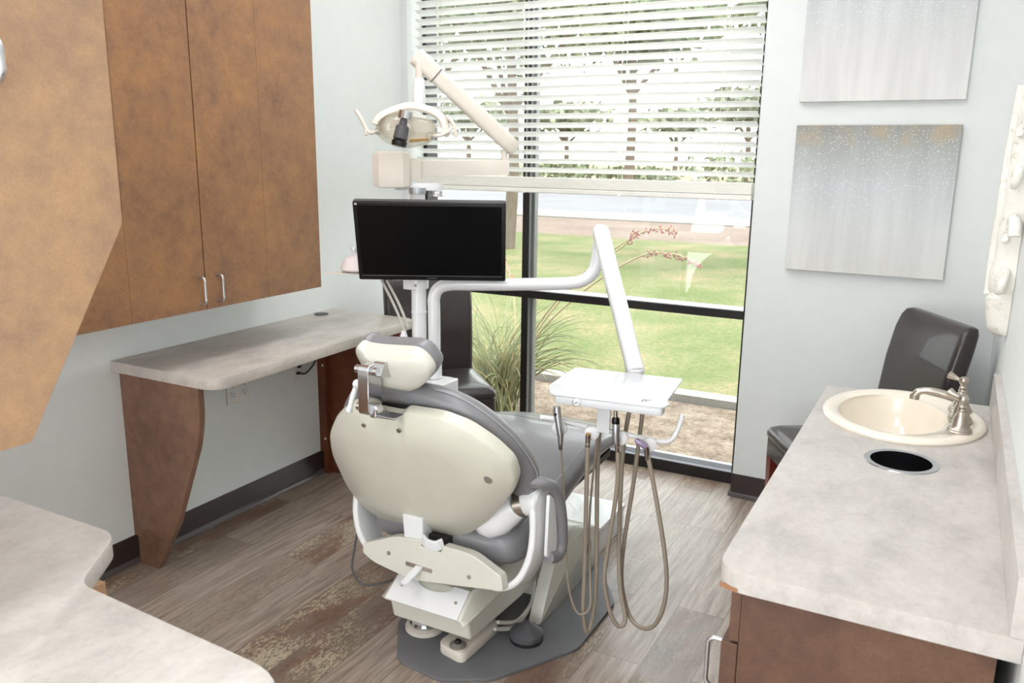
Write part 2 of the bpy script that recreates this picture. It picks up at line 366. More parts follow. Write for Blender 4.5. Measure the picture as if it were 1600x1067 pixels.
# ------------------------------------------------------------------ blind
bl = thing('window_blind', 'white horizontal slat blind lowered over the upper half of the window', 'blind', (.9, .63, H - .1))
sl = B(); zz = 1.392; YB = .63; a = math.radians(24)
while zz < H - .12:
    sec = []
    for j in range(5):
        u = (j / 4 - .5) * .05; cr = (1 - (2 * (j / 4) - 1) ** 2) * .0025
        sec.append((YB + u * math.cos(a) - cr * math.sin(a) * 0, zz - u * math.sin(a) + cr))
    ring = lambda x: [Vector((x, p[0], p[1] + .0011)) for p in sec] + [Vector((x, p[0], p[1] - .0011)) for p in reversed(sec)]
    sl.loft([ring(.062), ring(1.728)]); zz += .0405
sl.build('slats', M['slat'], bl)
st = B(); sec = [(YB + .025, 1.3105), (YB + .025, 1.358)]
for i in range(9): z_ = 1.358 - i * .0052; sec += [(YB - .0255, z_ - .0004), (YB - .0262, z_ - .0024), (YB - .0255, z_ - .0044), (YB - .0245, z_ - .0050)]
st.loft([[Vector((x, p[0], p[1])) for p in sec] for x in (.062, 1.728)])
st.build('stacked_slats', M['blind'], bl, smooth=False)
B().box(.062, 1.73, YB - .027, YB + .027, 1.287, 1.309).build('bottom_rail', M['blind'], bl, bevel=.004)
B().box(.05, 1.738, YB - .03, YB + .03, H - .06, H - .002).build('head_rail', M['blind'], bl, bevel=.003)
for x in (.20, .66, 1.14, 1.58):
    c = B(); c.cyl((x, YB - .0275, 1.30), (x, YB - .0275, H - .05), .0011, 6); c.cyl((x + .022, YB - .0275, 1.30), (x + .022, YB - .0275, H - .05), .0008, 6); c.cyl((x, YB + .0275, 1.30), (x, YB + .0275, H - .05), .0008, 6)
    c.build('ladder_cord', M['blind'], bl)
    B().lathe([(.002, 0), (.008, 0), (.008, .006), (.002, .006)], T(x + .01, YB - .028, 1.286) @ rx(0), 12).build('cord_button', M['blind'], bl)
# ------------------------------------------------------------------ left wall cabinet
cb = thing('wall_cabinet', 'tall bronze-brown laminate wall cabinet with paired doors above the left desk', 'cabinet', (.16, -1.0, .95))
B().box(.002, .31, -1.75, -.448, .953, 2.55).build('carcass', M['lam'], cb, smooth=False)
def pull(name, x, y, z0, z1, parent, nx=1, r=.004, off=.028, mat=None):
    """D-shaped bar pull standing off a face whose normal is +x (nx=1) or -x"""
    p = [(x, y, z0), (x + nx * off * .7, y, z0), (x + nx * off, y, z0 + .010), (x + nx * off, y, z0 + .02), (x + nx * off, y, z1 - .02), (x + nx * off, y, z1 - .01), (x + nx * off * .7, y, z1), (x, y, z1)]
    return B().tube(catmull(p, 4), r, 10).build(name, mat or M['hsteel'], parent)
for y0, y1, hy in ((-1.298, -1.0140, -1.038), (-1.0100, -.7300, -.962)):
    d = B().box(.312, .331, y0, y1, .949, 2.55).build('door', M['lam'], cb, smooth=False, bevel=.0008)
    pull('handle', .331, hy, .972, 1.060, d)
for y0, y1 in ((-1.75, -1.2988), (-.7292, -.446)): B().box(.312, .331, y0, y1, .949, 2.55).build('face_panel', M['lam'], cb, smooth=False, bevel=.0008)
# ------------------------------------------------------------------ left desk
dk = thing('wall_desk', 'wall mounted desk with grey stone-look top and brown tapering side panels', 'desk', (.27, -.57, 0))
top = rpoly([(0.001, -1.153), (.545, -1.153), (.475, -.0), (.001, -.0)], [0, .07, .05, 0], 8)
top = rpoly([(0.001, -1.15), (.50, -1.15), (.468, .0), (.001, .0)], [0, .075, .06, 0], 8)
B().prism(top, .722, .76, bev=.0015).build('desk_top', M['stoneL'], dk)
B().lathe([(.002, 0), (.031, 0), (.031, .003), (.026, .004), (.002, .003)], T(.052, -.135, .7602), 24).build('grommet', M['rubber'], dk)
def panel(y0, y1, mat, name, ex=0):
    prof = [(.0195, 0), (.115, 0), (.235, .20 + .0), (.36, .50), (.385 + ex, .60), (.385 + ex, .722), (.001, .722), (.001, .106), (.0195, .106)]
    prof = rpoly(prof, [0, .004, 0, .02, .08, 0, 0, 0, 0], 5)
    b = B().prism([(p[0], p[1]) for p in prof], y0, y1, Matrix(((1, 0, 0, 0), (0, 0, 1, 0), (0, 1, 0, 0), (0, 0, 0, 1))))
    return b.build(name, mat, dk, smooth=False)
panel(-1.12, -1.098, M['lam_mid'], 'side_panel')
panel(-.09, -.068, M['wood_in'], 'side_panel', .055)
B().box(.001, .045, -.118, -.0905, .106, .722).box(.0195, .045, -.118, -.0905, 0, .106).build('wall_cleat', M['wood_in'], dk, smooth=False)
for z in (.17, .52): B().ball((.033, -.119, z), .006, 12, (1, .5, 1)).build('screw_cap', M['paperwhite'], dk)
# outlets
def outlet(y0, y1, z0, z1, label, duplex_cols, name='wall_outlet'):
    t = thing(name, label, 'outlet', (0, (y0 + y1) / 2, (z0 + z1) / 2))
    B().box(.0, .006, y0, y1, z0, z1).build('cover_plate', M['paperwhite'], t, bevel=.002)
    n = duplex_cols
    for i in range(n):
        yc = y0 + (i + .5) * (y1 - y0) / n
        for zc in (z0 + (z1 - z0) * .33, z0 + (z1 - z0) * .67):
            r = B().lathe([(.002, 0), (.0165, 0), (.0165, .0025), (.002, .003)], T(.006, yc, zc) @ ry(math.pi / 2), 20, 1, .9).build('receptacle', M['white'], t)
            h = B(); h.box(.0088, .0094, yc - .0075, yc - .0055, zc, zc + .009).box(.0088, .0094, yc + .0055, yc + .0075, zc + .001, zc + .008).lathe([(.0005, 0), (.0028, 0), (.0028, .0006), (.0005, .0006)], T(.0088, yc, zc - .008) @ ry(math.pi / 2), 10)
            h.build('slots', M['darkrub'], r)
    return t
outlet(-.656, -.535, .468, .583, 'double white power outlet with four receptacles under the desk', 2)
o2 = thing('data_outlet', 'narrow white wall plate with black cable under the desk', 'outlet', (0, -.24, .53))
B().box(.0, .006, -.275, -.208, .471, .586).build('cover_plate', M['paperwhite'], o2, bevel=.002)
B().box(.006, .02, -.256, -.24, .535, .548).box(.006, .02, -.262, -.246, .506, .517).build('plug', M['darkrub'], o2, bevel=.002)
c = B(); c.tube(catmull([(.02, -.254, .512), (.04, -.235, .512), (.05, -.19, .55), (.05, -.17, .60), (.05, -.165, .72)]), .004, 8); c.tube(catmull([(.02, -.248, .54), (.03, -.262, .553), (.035, -.29, .575), (.035, -.31, .72)]), .004, 8)
tag(c.build('black_cable', M['darkrub']), 'black cable curving from the narrow wall plate up under the desk', 'cable')
# ------------------------------------------------------------------ foreground counter and the cabinet over it
fc = thing('foreground_counter', 'grey stone-look counter with stepped edge in the near left corner', 'counter', (.9, -2.5, 0))
cp = [(.001, -2.0), (1.165, -2.0), (1.275, -2.15), (1.78, -2.175), (1.80, -2.85), (.001, -2.85)]
B().prism(rpoly(cp, [0, .04, .03, .10, .02, 0], 8), .722, .76, bev=.0015).build('counter_top', M['stone'], fc)
B().box(.0195, .30, -2.80, -2.09, .0, .722).build('cabinet_body', M['lam'], fc, smooth=False)
B().box(1.226, 1.244, -2.80, -2.085, .0, .722).build('end_panel', M['lam_pale'], fc, smooth=False)
uc = thing('foreground_upper_cabinet', 'pale bronze upper cabinet with angled lower corner close to the camera', 'cabinet', (1.1, -2.4, 1.03))
ep = [(-2.027, 2.5), (-2.027, 1.349), (-2.216, 1.0335), (-2.75, 1.034), (-2.75, 2.5)]
m_ = Matrix(((0, 0, 1, 0), (1, 0, 0, 0), (0, 1, 0, 0), (0, 0, 0, 1)))
B().prism(rpoly(ep, [0, .006, .006, 0, 0], 3), .7, 1.285, m_).build('carcass', M['lam_pale'], uc, smooth=False)
dd = B().prism(rpoly(ep, [0, .006, .006, 0, 0], 3), 1.287, 1.30, m_).build('door', M['lam_pale'], uc, smooth=False, bevel=.001)
pull('handle', 1.30, -2.214, 1.560, 1.612, dd, 1, .006, .03)
# ------------------------------------------------------------------ right counter, sink, tap, waste hole
rc = thing('sink_counter', 'long grey stone-look counter with backsplash along the right wall', 'counter', (2.42, -.87, 0))
YN, YF, XF = -1.567, -.2, 2.19
def plate_hole(b, outer, holes, z0, z1):
    bm = b.bm
    for z, top in ((z0, False), (z1, True)):
        ed = []
        for loop in [outer] + holes:
            vs = [bm.verts.new((p[0], p[1], z)) for p in loop]
            ed += [bm.edges.new((vs[i], vs[(i + 1) % len(vs)])) for i in range(len(vs))]
        bmesh.ops.triangle_fill(bm, use_beauty=True, use_dissolve=False, edges=ed)
    for loop in [outer] + holes:
        a_ = [bm.verts.new((p[0], p[1], z0)) for p in loop]; c_ = [bm.verts.new((p[0], p[1], z1)) for p in loop]
        for i in range(len(loop)): b.face([a_[i], a_[(i + 1) % len(loop)], c_[(i + 1) % len(loop)], c_[i]])
    bmesh.ops.remove_doubles(bm, verts=bm.verts, dist=1e-5)
def ell(cx_, cy_, a_, b_, n=48): return [(cx_ + a_ * math.cos(2 * math.pi * i / n), cy_ + b_ * math.sin(2 * math.pi * i / n)) for i in range(n)]
SXC, SYC = 2.42, -.445
b = B(); plate_hole(b, rpoly([(XF, YN), (W - .001, YN), (W - .001, YF), (XF, YF)], [.055, 0, 0, .02], 8), [ell(SXC, SYC, .185, .225), ell(2.442, -.832, .07, .07)], .72, .76)
b.build('counter_top', M['stone'], rc)
B().box(W - .021, W - .001, YN, YF, .7602, .86).build('backsplash', M['stone'], rc, bevel=.001)
B().box(W - .0015, W - .0005, YN, YF, .860, .864).build('caulk_line', M['white'], rc, smooth=False)
B().prism([(XF + .006, YN + .01), (XF + .04, YN - .0005), (XF + .038, YN + .012)], .7195, .7275).build('chipped_edge', M['scratch'], rc, smooth=False)
body = B().box(XF + .045, W - .03, YN + .03, YF - .03, .0, .719); 
body = B(); body.box(XF + .045, W - .03, YN + .022, YN + .04, .0, .719).box(XF + .045, W - .03, YF - .04, YF - .022, 0, .719).box(W - .05, W - .03, YN + .04, YF - .04, 0, .719).box(XF + .045, XF + .06, YN + .04, YF - .04, 0, .719).box(XF + .06, W - .05, YN + .04, YF - .04, .08, .10)
body.build('cabinet_body', M['lam_dark'], rc, smooth=False)
B().box(XF + .0265, XF + .044, YN + .022, -.9, .612, .719).build('top_rail', M['lam_dark'], rc, smooth=False)
dd = B().box(XF + .014, XF + .0435, YN + .022, -1.18, .10, .606).build('door', M['lam_dark'], rc, smooth=False, bevel=.001)
pull('handle', XF + .014, YN + .05, .49, .59, dd, -1, .0045, .03)
dd = B().box(XF + .014, XF + .0435, -1.176, -.80, .10, .606).build('door', M['lam_dark'], rc, smooth=False, bevel=.001)
pull('handle', XF + .014, -.84, .49, .59, dd, -1, .0045, .03)
dd = B().box(XF + .014, XF + .0435, -.796, -.25, .10, .606).build('door', M['lam_dark'], rc, smooth=False, bevel=.001)
# sink
sk = thing('oval_sink', 'oval bisque porcelain drop-in sink at the far end of the right counter', 'sink', (SXC, SYC, .76))
prof = [(1.0, 0.0005), (1.005, .006), (.985, .013), (.95, .016), (.90, .0165), (.845, .014), (.80, .008)]
b = B(); rings = []
RA, RB = .208, .252
for f, z in prof: rings.append([Vector((SXC + RA * f * math.cos(t), SYC + RB * f * math.sin(t), .76 + z)) for t in [2 * math.pi * i / 64 for i in range(64)]])
# bowl set toward the front edge of the rim, leaving a tap deck at the wall side
for f, z in ((.97, .006), (.95, -.005), (.90, -.04), (.80, -.085), (.62, -.125), (.35, -.145), (.12, -.15)):
    rings.append([Vector((SXC - .028 + .147 * f * math.cos(t), SYC + .198 * f * math.sin(t), .76 + z)) for t in [2 * math.pi * i / 64 for i in range(64)]])
for f, z in ((.12, -.16), (.38, -.155), (.68, -.135), (.86, -.095), (.96, -.045), (1.0, -.012), (1.04, .0005)):
    rings.append([Vector((SXC - .028 * (1 if f < 1 else .2) + (.150 if f < 1 else .17) * f * math.cos(t), SYC + (.20 if f < 1 else .21) * f * math.sin(t), .76 + z)) for t in [2 * math.pi * i / 64 for i in range(64)]])
b.loft(rings, False, True).build('basin', M['sink'], sk)
B().lathe([(.004, 0), (.02, 0), (.02, .002), (.016, .003), (.004, .002)], T(SXC - .028, SYC, .6105), 24).build('drain', M['chrome'], sk)
# tap: widespread faucet, three bells
tp = thing('sink_faucet', 'brushed nickel faucet with two lever handles and arched spout on the sink rim', 'faucet', (2.575, -.45, .775))
bell = [(.002, 0), (.030, 0), (.031, .004), (.028, .007), (.0285, .010), (.024, .014), (.0205, .024), (.018, .038), (.0135, .05), (.010, .056), (.0115, .060), (.010, .064), (.002, .066)]
def tapbell(y, sc=1.0, name='handle_base', dx=0): return B().lathe([(r * sc, z * sc) for r, z in bell], T(2.562 + dx, y, .7745), 28).build(name, M['steel'], tp)
tapbell(-.455, 1.0, 'spout_base')
b = B().ball((2.560, -.455, .838), .013, 18, (1, 1, .9)); 
b.tube(catmull([(2.560, -.455, .836), (2.545, -.455, .839), (2.51, -.455, .845), (2.480, -.455, .848), (2.455, -.455, .842), (2.446, -.455, .828)], 6), [.011] * 6 + [.0105] * 6 + [.0100] * 6 + [.0098] * 6 + [.0105] * 6 + [.013], 14)
b.build('spout', M['steel'], tp)
B().cyl((2.446, -.455, .830), (2.4455, -.455, .820), .0125, 20).build('aerator', M['steel'], tp)
for y, ang in ((-.56, 2.6), (-.352, 2.9)):
    hb = tapbell(y)
    B().lathe([(.002, 0), (.009, 0), (.010, .004), (.007, .009), (.010, .014), (.0125, .020), (.0125, .026), (.010, .032), (.003, .035)], T(2.562, y, .8395), 20).build('handle_hub', M['steel'], hb)
    dv = Vector((math.cos(ang), math.sin(ang), .35)).normalized(); p = Vector((2.562, y, .860))
    B().tube([p, p + dv * .012, p + dv * .03, p + dv * .042, p + dv * .045], [.006, .0045, .0085, .0115, .003], 14).build('lever', M['steel'], hb)
# waste chute ring
wc = thing('waste_chute', 'round stainless rimmed waste hole in the right counter before the sink', 'waste chute', (2.442, -.832, .76))
B().lathe([(.0685, -.16), (.0685, .0), (.0685, .002), (.082, .0022), (.083, .0008), (.083, .0002), (.0695, -.0002), (.0695, -.16)], T(2.442, -.832, .7602), 48, cap=False).build('rim_sleeve', M['chrome'], wc)
B().lathe([(.001, -.162), (.0690, -.162), (.0690, -.158), (.001, -.158)], T(2.442, -.832, .7602), 40).build('chute_bottom', M['darkrub'], wc)
# switch plate on right wall
sp = thing('wall_switch', 'white switch plate on the right wall above the backsplash', 'switch', (W, -1.30, 1.05))
B().box(W - .007, W, -1.62, -1.50, 1.03, 1.15).build('cover_plate', M['white'], sp, bevel=.002)
for y in (-1.585, -1.535): B().box(W - .011, W - .0072, y - .015, y + .015, 1.06, 1.12).build('rocker', M['white'], sp, bevel=.001)
# ------------------------------------------------------------------ canvases
def canvas(z0, z1, label, seed, top):
    k = NT('glitter_canvas'); tc = k.n('ShaderNodeTexCoord'); s_ = k.n('ShaderNodeSeparateXYZ'); k.l(tc.outputs['Object'], s_.inputs[0])
    mr = k.n('ShaderNodeMapRange'); mr.inputs[1].default_value = z0; mr.inputs[2].default_value = z1; k.l(s_.outputs[2], mr.inputs[0])
    v = k.coord(); vs = k.coord((14, 1, 1.6)); vv = k.coord((1, 1, 1)); streak = k.noise(vs, 1.0, 4, .6)
    base = k.ramp(mr.outputs[0], top)
    base = k.mix(.45, base, k.ramp(streak, [(.35, lin((206, 206, 204))), (.6, lin((240, 240, 238)))]), 'MULTIPLY')
    vo = k.n('ShaderNodeTexVoronoi'); vo.inputs['Scale'].default_value = 150; k.l(v, vo.inputs['Vector'])
    dots = k.ramp(vo.outputs['Distance'], [(.16, (1, 1, 1)), (.30, (0, 0, 0))])
    ck = k.n('ShaderNodeSeparateColor'); k.l(vo.outputs['Color'], ck.inputs[0])
    dens = k.noise(k.coord((1, 1, 1)), 7, 3); band = k.ramp(mr.outputs[0], [(.18, (0, 0, 0)), (.6, (1, 1, 1)), (.95, (.9, .9, .9))])
    gate = k.mix(1.0, k.mix(1.0, dots, band, 'MULTIPLY'), k.ramp(k.mix(.5, ck.outputs[0], dens), [(.46, (0, 0, 0)), (.56, (1, 1, 1))]), 'MULTIPLY')
    base = k.mix(gate, base, lin((250, 250, 250)))
    if seed == 2:
        g2 = k.mix(1.0, k.ramp(mr.outputs[0], [(.84, (0, 0, 0)), (.93, (.55, .55, .55))]), k.ramp(k.noise(v, 11, 4), [(.45, (0, 0, 0)), (.62, (1, 1, 1))]), 'MULTIPLY')
        base = k.mix(g2, base, lin((190, 168, 128)))
    k.col(base); k.pr(.55)
    t = B().box(1.898, 2.470, YW - .028, YW - .0005, z0, z1).build('canvas_painting', k.m, smooth=False, bevel=.002); return tag(t, label, 'painting', 'glitter canvases on the window wall')
canvas(1.024, 1.587, 'lower abstract glitter canvas with grey and gold upper band', 2, [(0, lin((232, 232, 228))), (.3, lin((226, 228, 228))), (.6, lin((206, 212, 214))), (.8, lin((186, 190, 188))), (1, lin((158, 158, 152)))])
canvas(1.674, 2.237, 'upper pale abstract glitter canvas cut by the top of the photo', 1, [(0, lin((236, 236, 234))), (.3, lin((228, 228, 228))), (.6, lin((216, 220, 222))), (.85, lin((198, 202, 202))), (1, lin((184, 186, 184)))])
# ------------------------------------------------------------------ dental chair
CX = 1.275
q_ = math.sqrt(1 + .42 ** 2)
dc = thing('dental_chair', 'dental patient chair with grey vinyl cushions and cream back shell seen from behind', 'dental chair', (CX, -.75, 0))
FB = frame((0, -1.07, .42), (1, 0, 0), (0, -.42 / q_, 1 / q_))       # local z points out of the rear of the backrest
outl = [(1.106, .414), (1.040, .366), (.982, .285), (.962, .205), (.974, .065), (1.014, -.005), (1.083, -.040), (1.212, -.042), (1.331, -.027), (1.392, .008), (1.470, .085), (1.560, .205), (1.584, .262), (1.580, .318), (1.535, .368), (1.472, .409), (1.395, .428), (1.285, .424), (1.262, .404), (1.193, .404)]
outl = rpoly(outl, [.02, .03, .03, .03, .05, .02, .02, .01, .02, .02, .02, .02, .02, .02, .02, .02, .02, .012, .01, .01], 4)
def scaled(pts, f, c, fy=None): return [(c[0] + (p[0] - c[0]) * f, c[1] + (p[1] - c[1]) * (fy or f)) for p in pts]
cc = (1.275, .20)
def shell_rings(F, pts, c, lv): return [[F @ Vector((p[0], p[1], n)) for p in scaled(pts, f, c)] for f, n in lv]
b = B(); b.loft(shell_rings(FB, outl, cc, [(.96, -.03), (.995, -.028), (1.0, -.018), (1.0, -.004), (.992, .004), (.975, .009), (.74, .024), (.68, .030), (.5, .0305), (.2, .0305)]))
bs = b.build('back_shell', M['cream'], dc, angle=60)
for u_, v_ in ((1.062, .235), (1.148, .366), (1.265, .372)):
    B().lathe([(.001, 0), (.0065, 0), (.0065, .003), (.0035, .0035), (.001, .0025)], FB @ T(u_, v_, .0225), 16).build('screw', M['steel'], bs)
B().lathe([(.001, 0), (.0125, 0), (.0125, .003), (.009, .0035), (.001, .003)], FB @ T(1.510, .260, .0215), 20).build('lock_button', M['hsteel'], bs)
rt = [(0, .458), (.10, .450), (.165, .428), (.218, .386), (.264, .328), (.296, .265), (.312, .20), (.304, .13), (.272, .055), (.215, -.02), (.10, -.035), (0, -.04)]
co = [(CX + x, y) for x, y in rt] + [(CX - x * 1.06, y + .006) for x, y in reversed(rt[1:-1])]
co = [(p.x, p.y) for p in catmull([(a_, b_, 0) for a_, b_ in co], 3, True)]
b = B(); rg = []
for ins, n in ((.16, -.074), (.105, -.074), (.080, -.068), (.062, -.050), (.042, -.040), (.018, -.044), (.004, -.058), (0, -.075), (.004, -.088), (.014, -.103), (.034, -.115), (.065, -.12), (.12, -.117)):
    rg.append([FB @ Vector((CX + (p[0] - CX) * (1 - ins / .33), .215 + (p[1] - .215) * (1 - ins / .25), n - .06 * max(0, abs(p[0] - CX) / .33 - .45) ** 1.5)) for p in co])
b.loft(rg); bc = b.build('back_cushion', M['vinyl'], dc, angle=80)
sp_ = [FB @ Vector((CX + (p[0] - CX) * 1.003, .215 + (p[1] - .215) * 1.003, -.069 - .06 * max(0, abs(p[0] - CX) / .33 - .45) ** 1.5)) for p in co[2:30]]
B().tube(sp_, .0014, 6).build('seam', M['stitch'], bc)
# seat and leg rest: cross sections along y
def sect(y, hw, zt, zb, n=32, e=3.2, cx=CX, dish=0):
    r = []
    for i in range(n):
        t = 2 * math.pi * i / n; c_, s_ = math.cos(t), math.sin(t)
        x = math.copysign(abs(c_) ** (2 / e), c_) * hw; zc = (zt + zb) / 2; h = (zt - zb) / 2
        z = zc + math.copysign(abs(s_) ** (2 / e), s_) * h
        if s_ > 0: z -= dish * (1 - (x / hw) ** 2)
        r.append(Vector((cx + x, y, z)))
    return r
def loft_sections(S, n=5, **k):
    P = catmull([(s[1], s[2], s[3]) for s in S], n); Y = catmull([(s[0], 0, 0) for s in S], n)
    return [sect(Y[i].x, P[i].x, P[i].y, P[i].z, **k) for i in range(len(P))]
SR = loft_sections([(-1.075, .17, .415, .365), (-1.06, .23, .435, .335), (-1.0, .258, .468, .312), (-.90, .264, .497, .33), (-.74, .266, .530, .395), (-.60, .264, .553, .432), (-.48, .259, .558, .448), (-.36, .248, .543, .445), (-.24, .231, .515, .428), (-.13, .208, .482, .405), (-.07, .18, .458, .39), (-.045, .13, .44, .39)], dish=.006)
st_ = B().loft(SR).build('seat_and_leg_cushion', M['vinyl'], dc, angle=80)
for k_ in (3, 13):
    B().tube([r_[k_] + (r_[k_] - Vector((CX, r_[k_].y, .46))).normalized() * .0006 for r_ in SR[12:52]], .0013, 6).build('seam', M['stitch'], st_)
for i_ in (34, 46): B().tube([SR[i_][k_] + Vector((0, 0, .0003)) for k_ in range(4, 13)], .0007, 6).build('seam', M['rubber'], st_)
B().prism(rpoly([(CX - .2, -.95), (CX + .2, -.95), (CX + .18, -.15), (CX - .18, -.15)], .04), .375, .40).build('seat_pan', M['darkrub'], dc)
b = B(); b.loft([sect(-.42, .20, .43, .375), sect(-.2, .16, .415, .37), sect(-.09, .12, .40, .372)]); b.build('leg_rest_pan', M['creamlt'], dc)
# headrest
FH = frame((0, -1.22, .87), (1, 0, 0), (0, -.4 / 1.077, 1 / 1.077))
ho = [(1.144, .105), (1.157, .118), (1.175, .113), (1.228, .114), (1.29, .119), (1.335, .121), (1.361, .108), (1.378, .08), (1.374, .055), (1.347, .022), (1.317, .000), (1.288, -.012), (1.244, -.014), (1.2, -.013), (1.168, .015), (1.153, .047), (1.142, .085)]
ho = [(p.x, p.y) for p in catmull([(a_, b_, 0) for a_, b_ in ho], 3, True)]
ho = scaled(ho, .96, (1.255, .05))
b = B(); b.loft(shell_rings(FH, ho, (1.262, .055), [(.97, -.030), (1, -.026), (1, -.006), (.985, .002), (.96, .006), (.80, .012), (.68, .020), (.3, .024), (.1, .024)]))
hs = b.build('headrest_shell', M['creamlt'], dc, angle=50)
b = B(); b.loft(shell_rings(FH, scaled(ho, 1.02, (1.262, .045), 1.03), (1.262, .05), [(.90, -.028), (.985, -.030), (1.0, -.038), (1.0, -.054), (.975, -.064), (.90, -.071), (.6, -.070)]))
hc = b.build('headrest_cushion', M['vinyl'], dc, angle=80)
# chromed link from headrest to the back shell
b = B().prism(rpoly([(-1.318, .812), (-1.278, .806), (-1.262, .815), (-1.262, .935), (-1.278, .944), (-1.316, .940)], .012), 1.199, 1.233, Matrix(((0, 0, 1, 0), (1, 0, 0, 0), (0, 1, 0, 0), (0, 0, 0, 1))))
lk = b.build('headrest_link', M['chrome'], dc, bevel=.002, angle=30)
B().cyl((1.182, -1.298, .926), (1.250, -1.298, .926), .0105, 20).build('pivot_pin', M['chrome'], lk)
B().cyl((1.182, -1.296, .826), (1.252, -1.296, .826), .0115, 20).build('pivot_pin', M['chrome'], lk)
B().prism(rpoly([(-1.305, .915), (-1.245, .900), (-1.232, .945), (-1.285, .948)], .006), 1.229, 1.262, Matrix(((0, 0, 1, 0), (1, 0, 0, 0), (0, 1, 0, 0), (0, 0, 0, 1)))).build('headrest_bracket', M['chrome'], dc)
B().prism(rpoly([(-1.306, .838), (-1.286, .840), (-1.235, .792), (-1.24, .782), (-1.31, .806)], .004), 1.229, 1.248, Matrix(((0, 0, 1, 0), (1, 0, 0, 0), (0, 1, 0, 0), (0, 0, 0, 1)))).build('back_bracket', M['chrome'], dc, bevel=.002)
B().box(1.225, 1.285, -1.280, -1.235, .797, .803).build('bracket_base', M['chrome'], dc, bevel=.002)
kb = B().ball((1.172, -1.285, .880), .0125, 16); kb.cyl((1.172, -1.285, .880), (1.20, -1.285, .876), .007, 12)
kb.tube([(1.170, -1.287, .876), (1.162, -1.292, .845), (1.154, -1.298, .812)], [.0065, .008, .0065], 14); kb.ball((1.153, -1.298, .810), .0095, 14)
kb.build('release_lever', M['white'], dc)
# rear bracket plate, hinge, yoke
FR_ = frame((0, -1.125, .30), (1, 0, 0), (0, .10, 1)); 
br_ = [(1.060, .012), (1.060, .040), (1.172, .088), (1.262, .096), (1.264, .078), (1.330, .076), (1.336, .098), (1.430, .096), (1.524, .056), (1.532, .016), (1.440, .002), (1.235, -.028), (1.10, -.008)]
br_ = rpoly(br_, [.006, .008, .02, .004, .003, .003, .004, .02, .008, .004, .02, .03, .02], 4)
b = B().prism(br_, -.012, .022, FR_)
bp = b.build('seat_bracket', M['creamlt'], dc, bevel=.004, angle=50)
for u_, v_ in ((1.155, .034), (1.425, .030)): B().lathe([(.001, 0), (.006, 0), (.006, .003), (.003, .0035), (.001, .0025)], FR_ @ T(u_, v_, .021), 16).build('screw', M['steel'], bp)
B().box(1.264, 1.330, -1.10, -1.06, .36, .402).build('dark_recess', M['darkrub'], dc, smooth=False)
B().prism(rpoly([(1.215, .012), (1.305, .010), (1.305, .022), (1.215, .024)], .003), .0215, .0235, FR_).build('lever_slot', M['steel'], bp)
b = B().tube([FR_ @ Vector((1.262, .020, .018)), FR_ @ Vector((1.256, .002, .05)), FR_ @ Vector((1.252, -.014, .085))], .01, flat=(.012, .004), up=(0, 0, 1)); b.build('recline_lever', M['white'], dc)
b = B(); b.prism(rpoly([(1.200, .36), (1.262, .36), (1.262, .46), (1.192, .46)], .006), 1.075, 1.128, Matrix(((1, 0, 0, 0), (0, 0, -1, 0), (0, 1, 0, 0), (0, 0, 0, 1)))); b.build('hinge_block', M['white'], dc, bevel=.004, angle=40)
B().tube(catmull([(1.264, -1.128, .400), (1.285, -1.138, .394), (1.312, -1.136, .393), (1.326, -1.120, .398)], 5), .01, flat=(.005, .016), up=(0, 0, 1)).build('hinge_lip', M['white'], dc, angle=60)
def mir(p, s): return (CX + .012 + s * (p[0] - CX - .012), p[1], p[2])
for s in (1, -1):
    yk = catmull([mir(p, s) for p in ((1.570, -1.035, .570), (1.580, -1.035, .53), (1.585, -1.035, .46), (1.580, -1.045, .39), (1.552, -1.06, .325), (1.500, -1.07, .292), (1.40, -1.06, .285))], 6)
    fl = [(.034 + .018 * math.sin(math.pi * i / (len(yk) - 1)), .010) for i in range(len(yk))]
    B().tube(yk, .02, flat=fl, up=(1, 0, 0)).build('arm_yoke', M['wenamel'], dc, angle=60)
    B().tube([mir(p, s) for p in ((1.398, -1.040, .440), (1.403, -1.040, .443), (1.425, -1.040, .455), (1.460, -1.040, .480), (1.494, -1.042, .508), (1.521, -1.042, .529))], [.022, .036, .050, .054, .046, .037], 22).build('hub_horn', M['wenamel'], dc, angle=60)
    hb = B().cyl(mir((1.520, -1.042, .530), s), mir((1.544, -1.040, .538), s), .0375, 28).build('friction_ring', M['steel'], dc)
    B().tube([mir((1.540, -1.038, .539), s), mir((1.548, -1.038, .542), s), mir((1.584, -1.036, .548), s), mir((1.590, -1.036, .548), s)], [.036, .041, .041, .034], 28).build('hub_cap', M['wenamel'], dc)
    ar = catmull([mir(p, s) for p in ((1.570, -1.06, .612), (1.594, -1.050, .608), (1.612, -1.012, .586), (1.618, -.985, .538), (1.620, -.968, .470), (1.620, -.962, .400), (1.618, -.985, .374), (1.612, -1.03, .386))], 5)
    pa = B().tube(ar, .0165, 16).build('armrest_pad', M['vinyl'], dc)
    mm_ = Matrix(((0, 0, 1, 0), (1, 0, 0, 0), (0, 1, 0, 0), (0, 0, 0, 1)))
    x0 = mir((1.604, 0, 0), s)[0]; x1 = mir((1.613, 0, 0), s)[0]
    B().prism(rpoly([(-1.045, .392), (-.985, .380), (-.978, .42), (-.998, .545), (-1.035, .575)], .012), min(x0, x1), max(x0, x1), mm_).build('armrest_plate', M['wenamel'], pa)
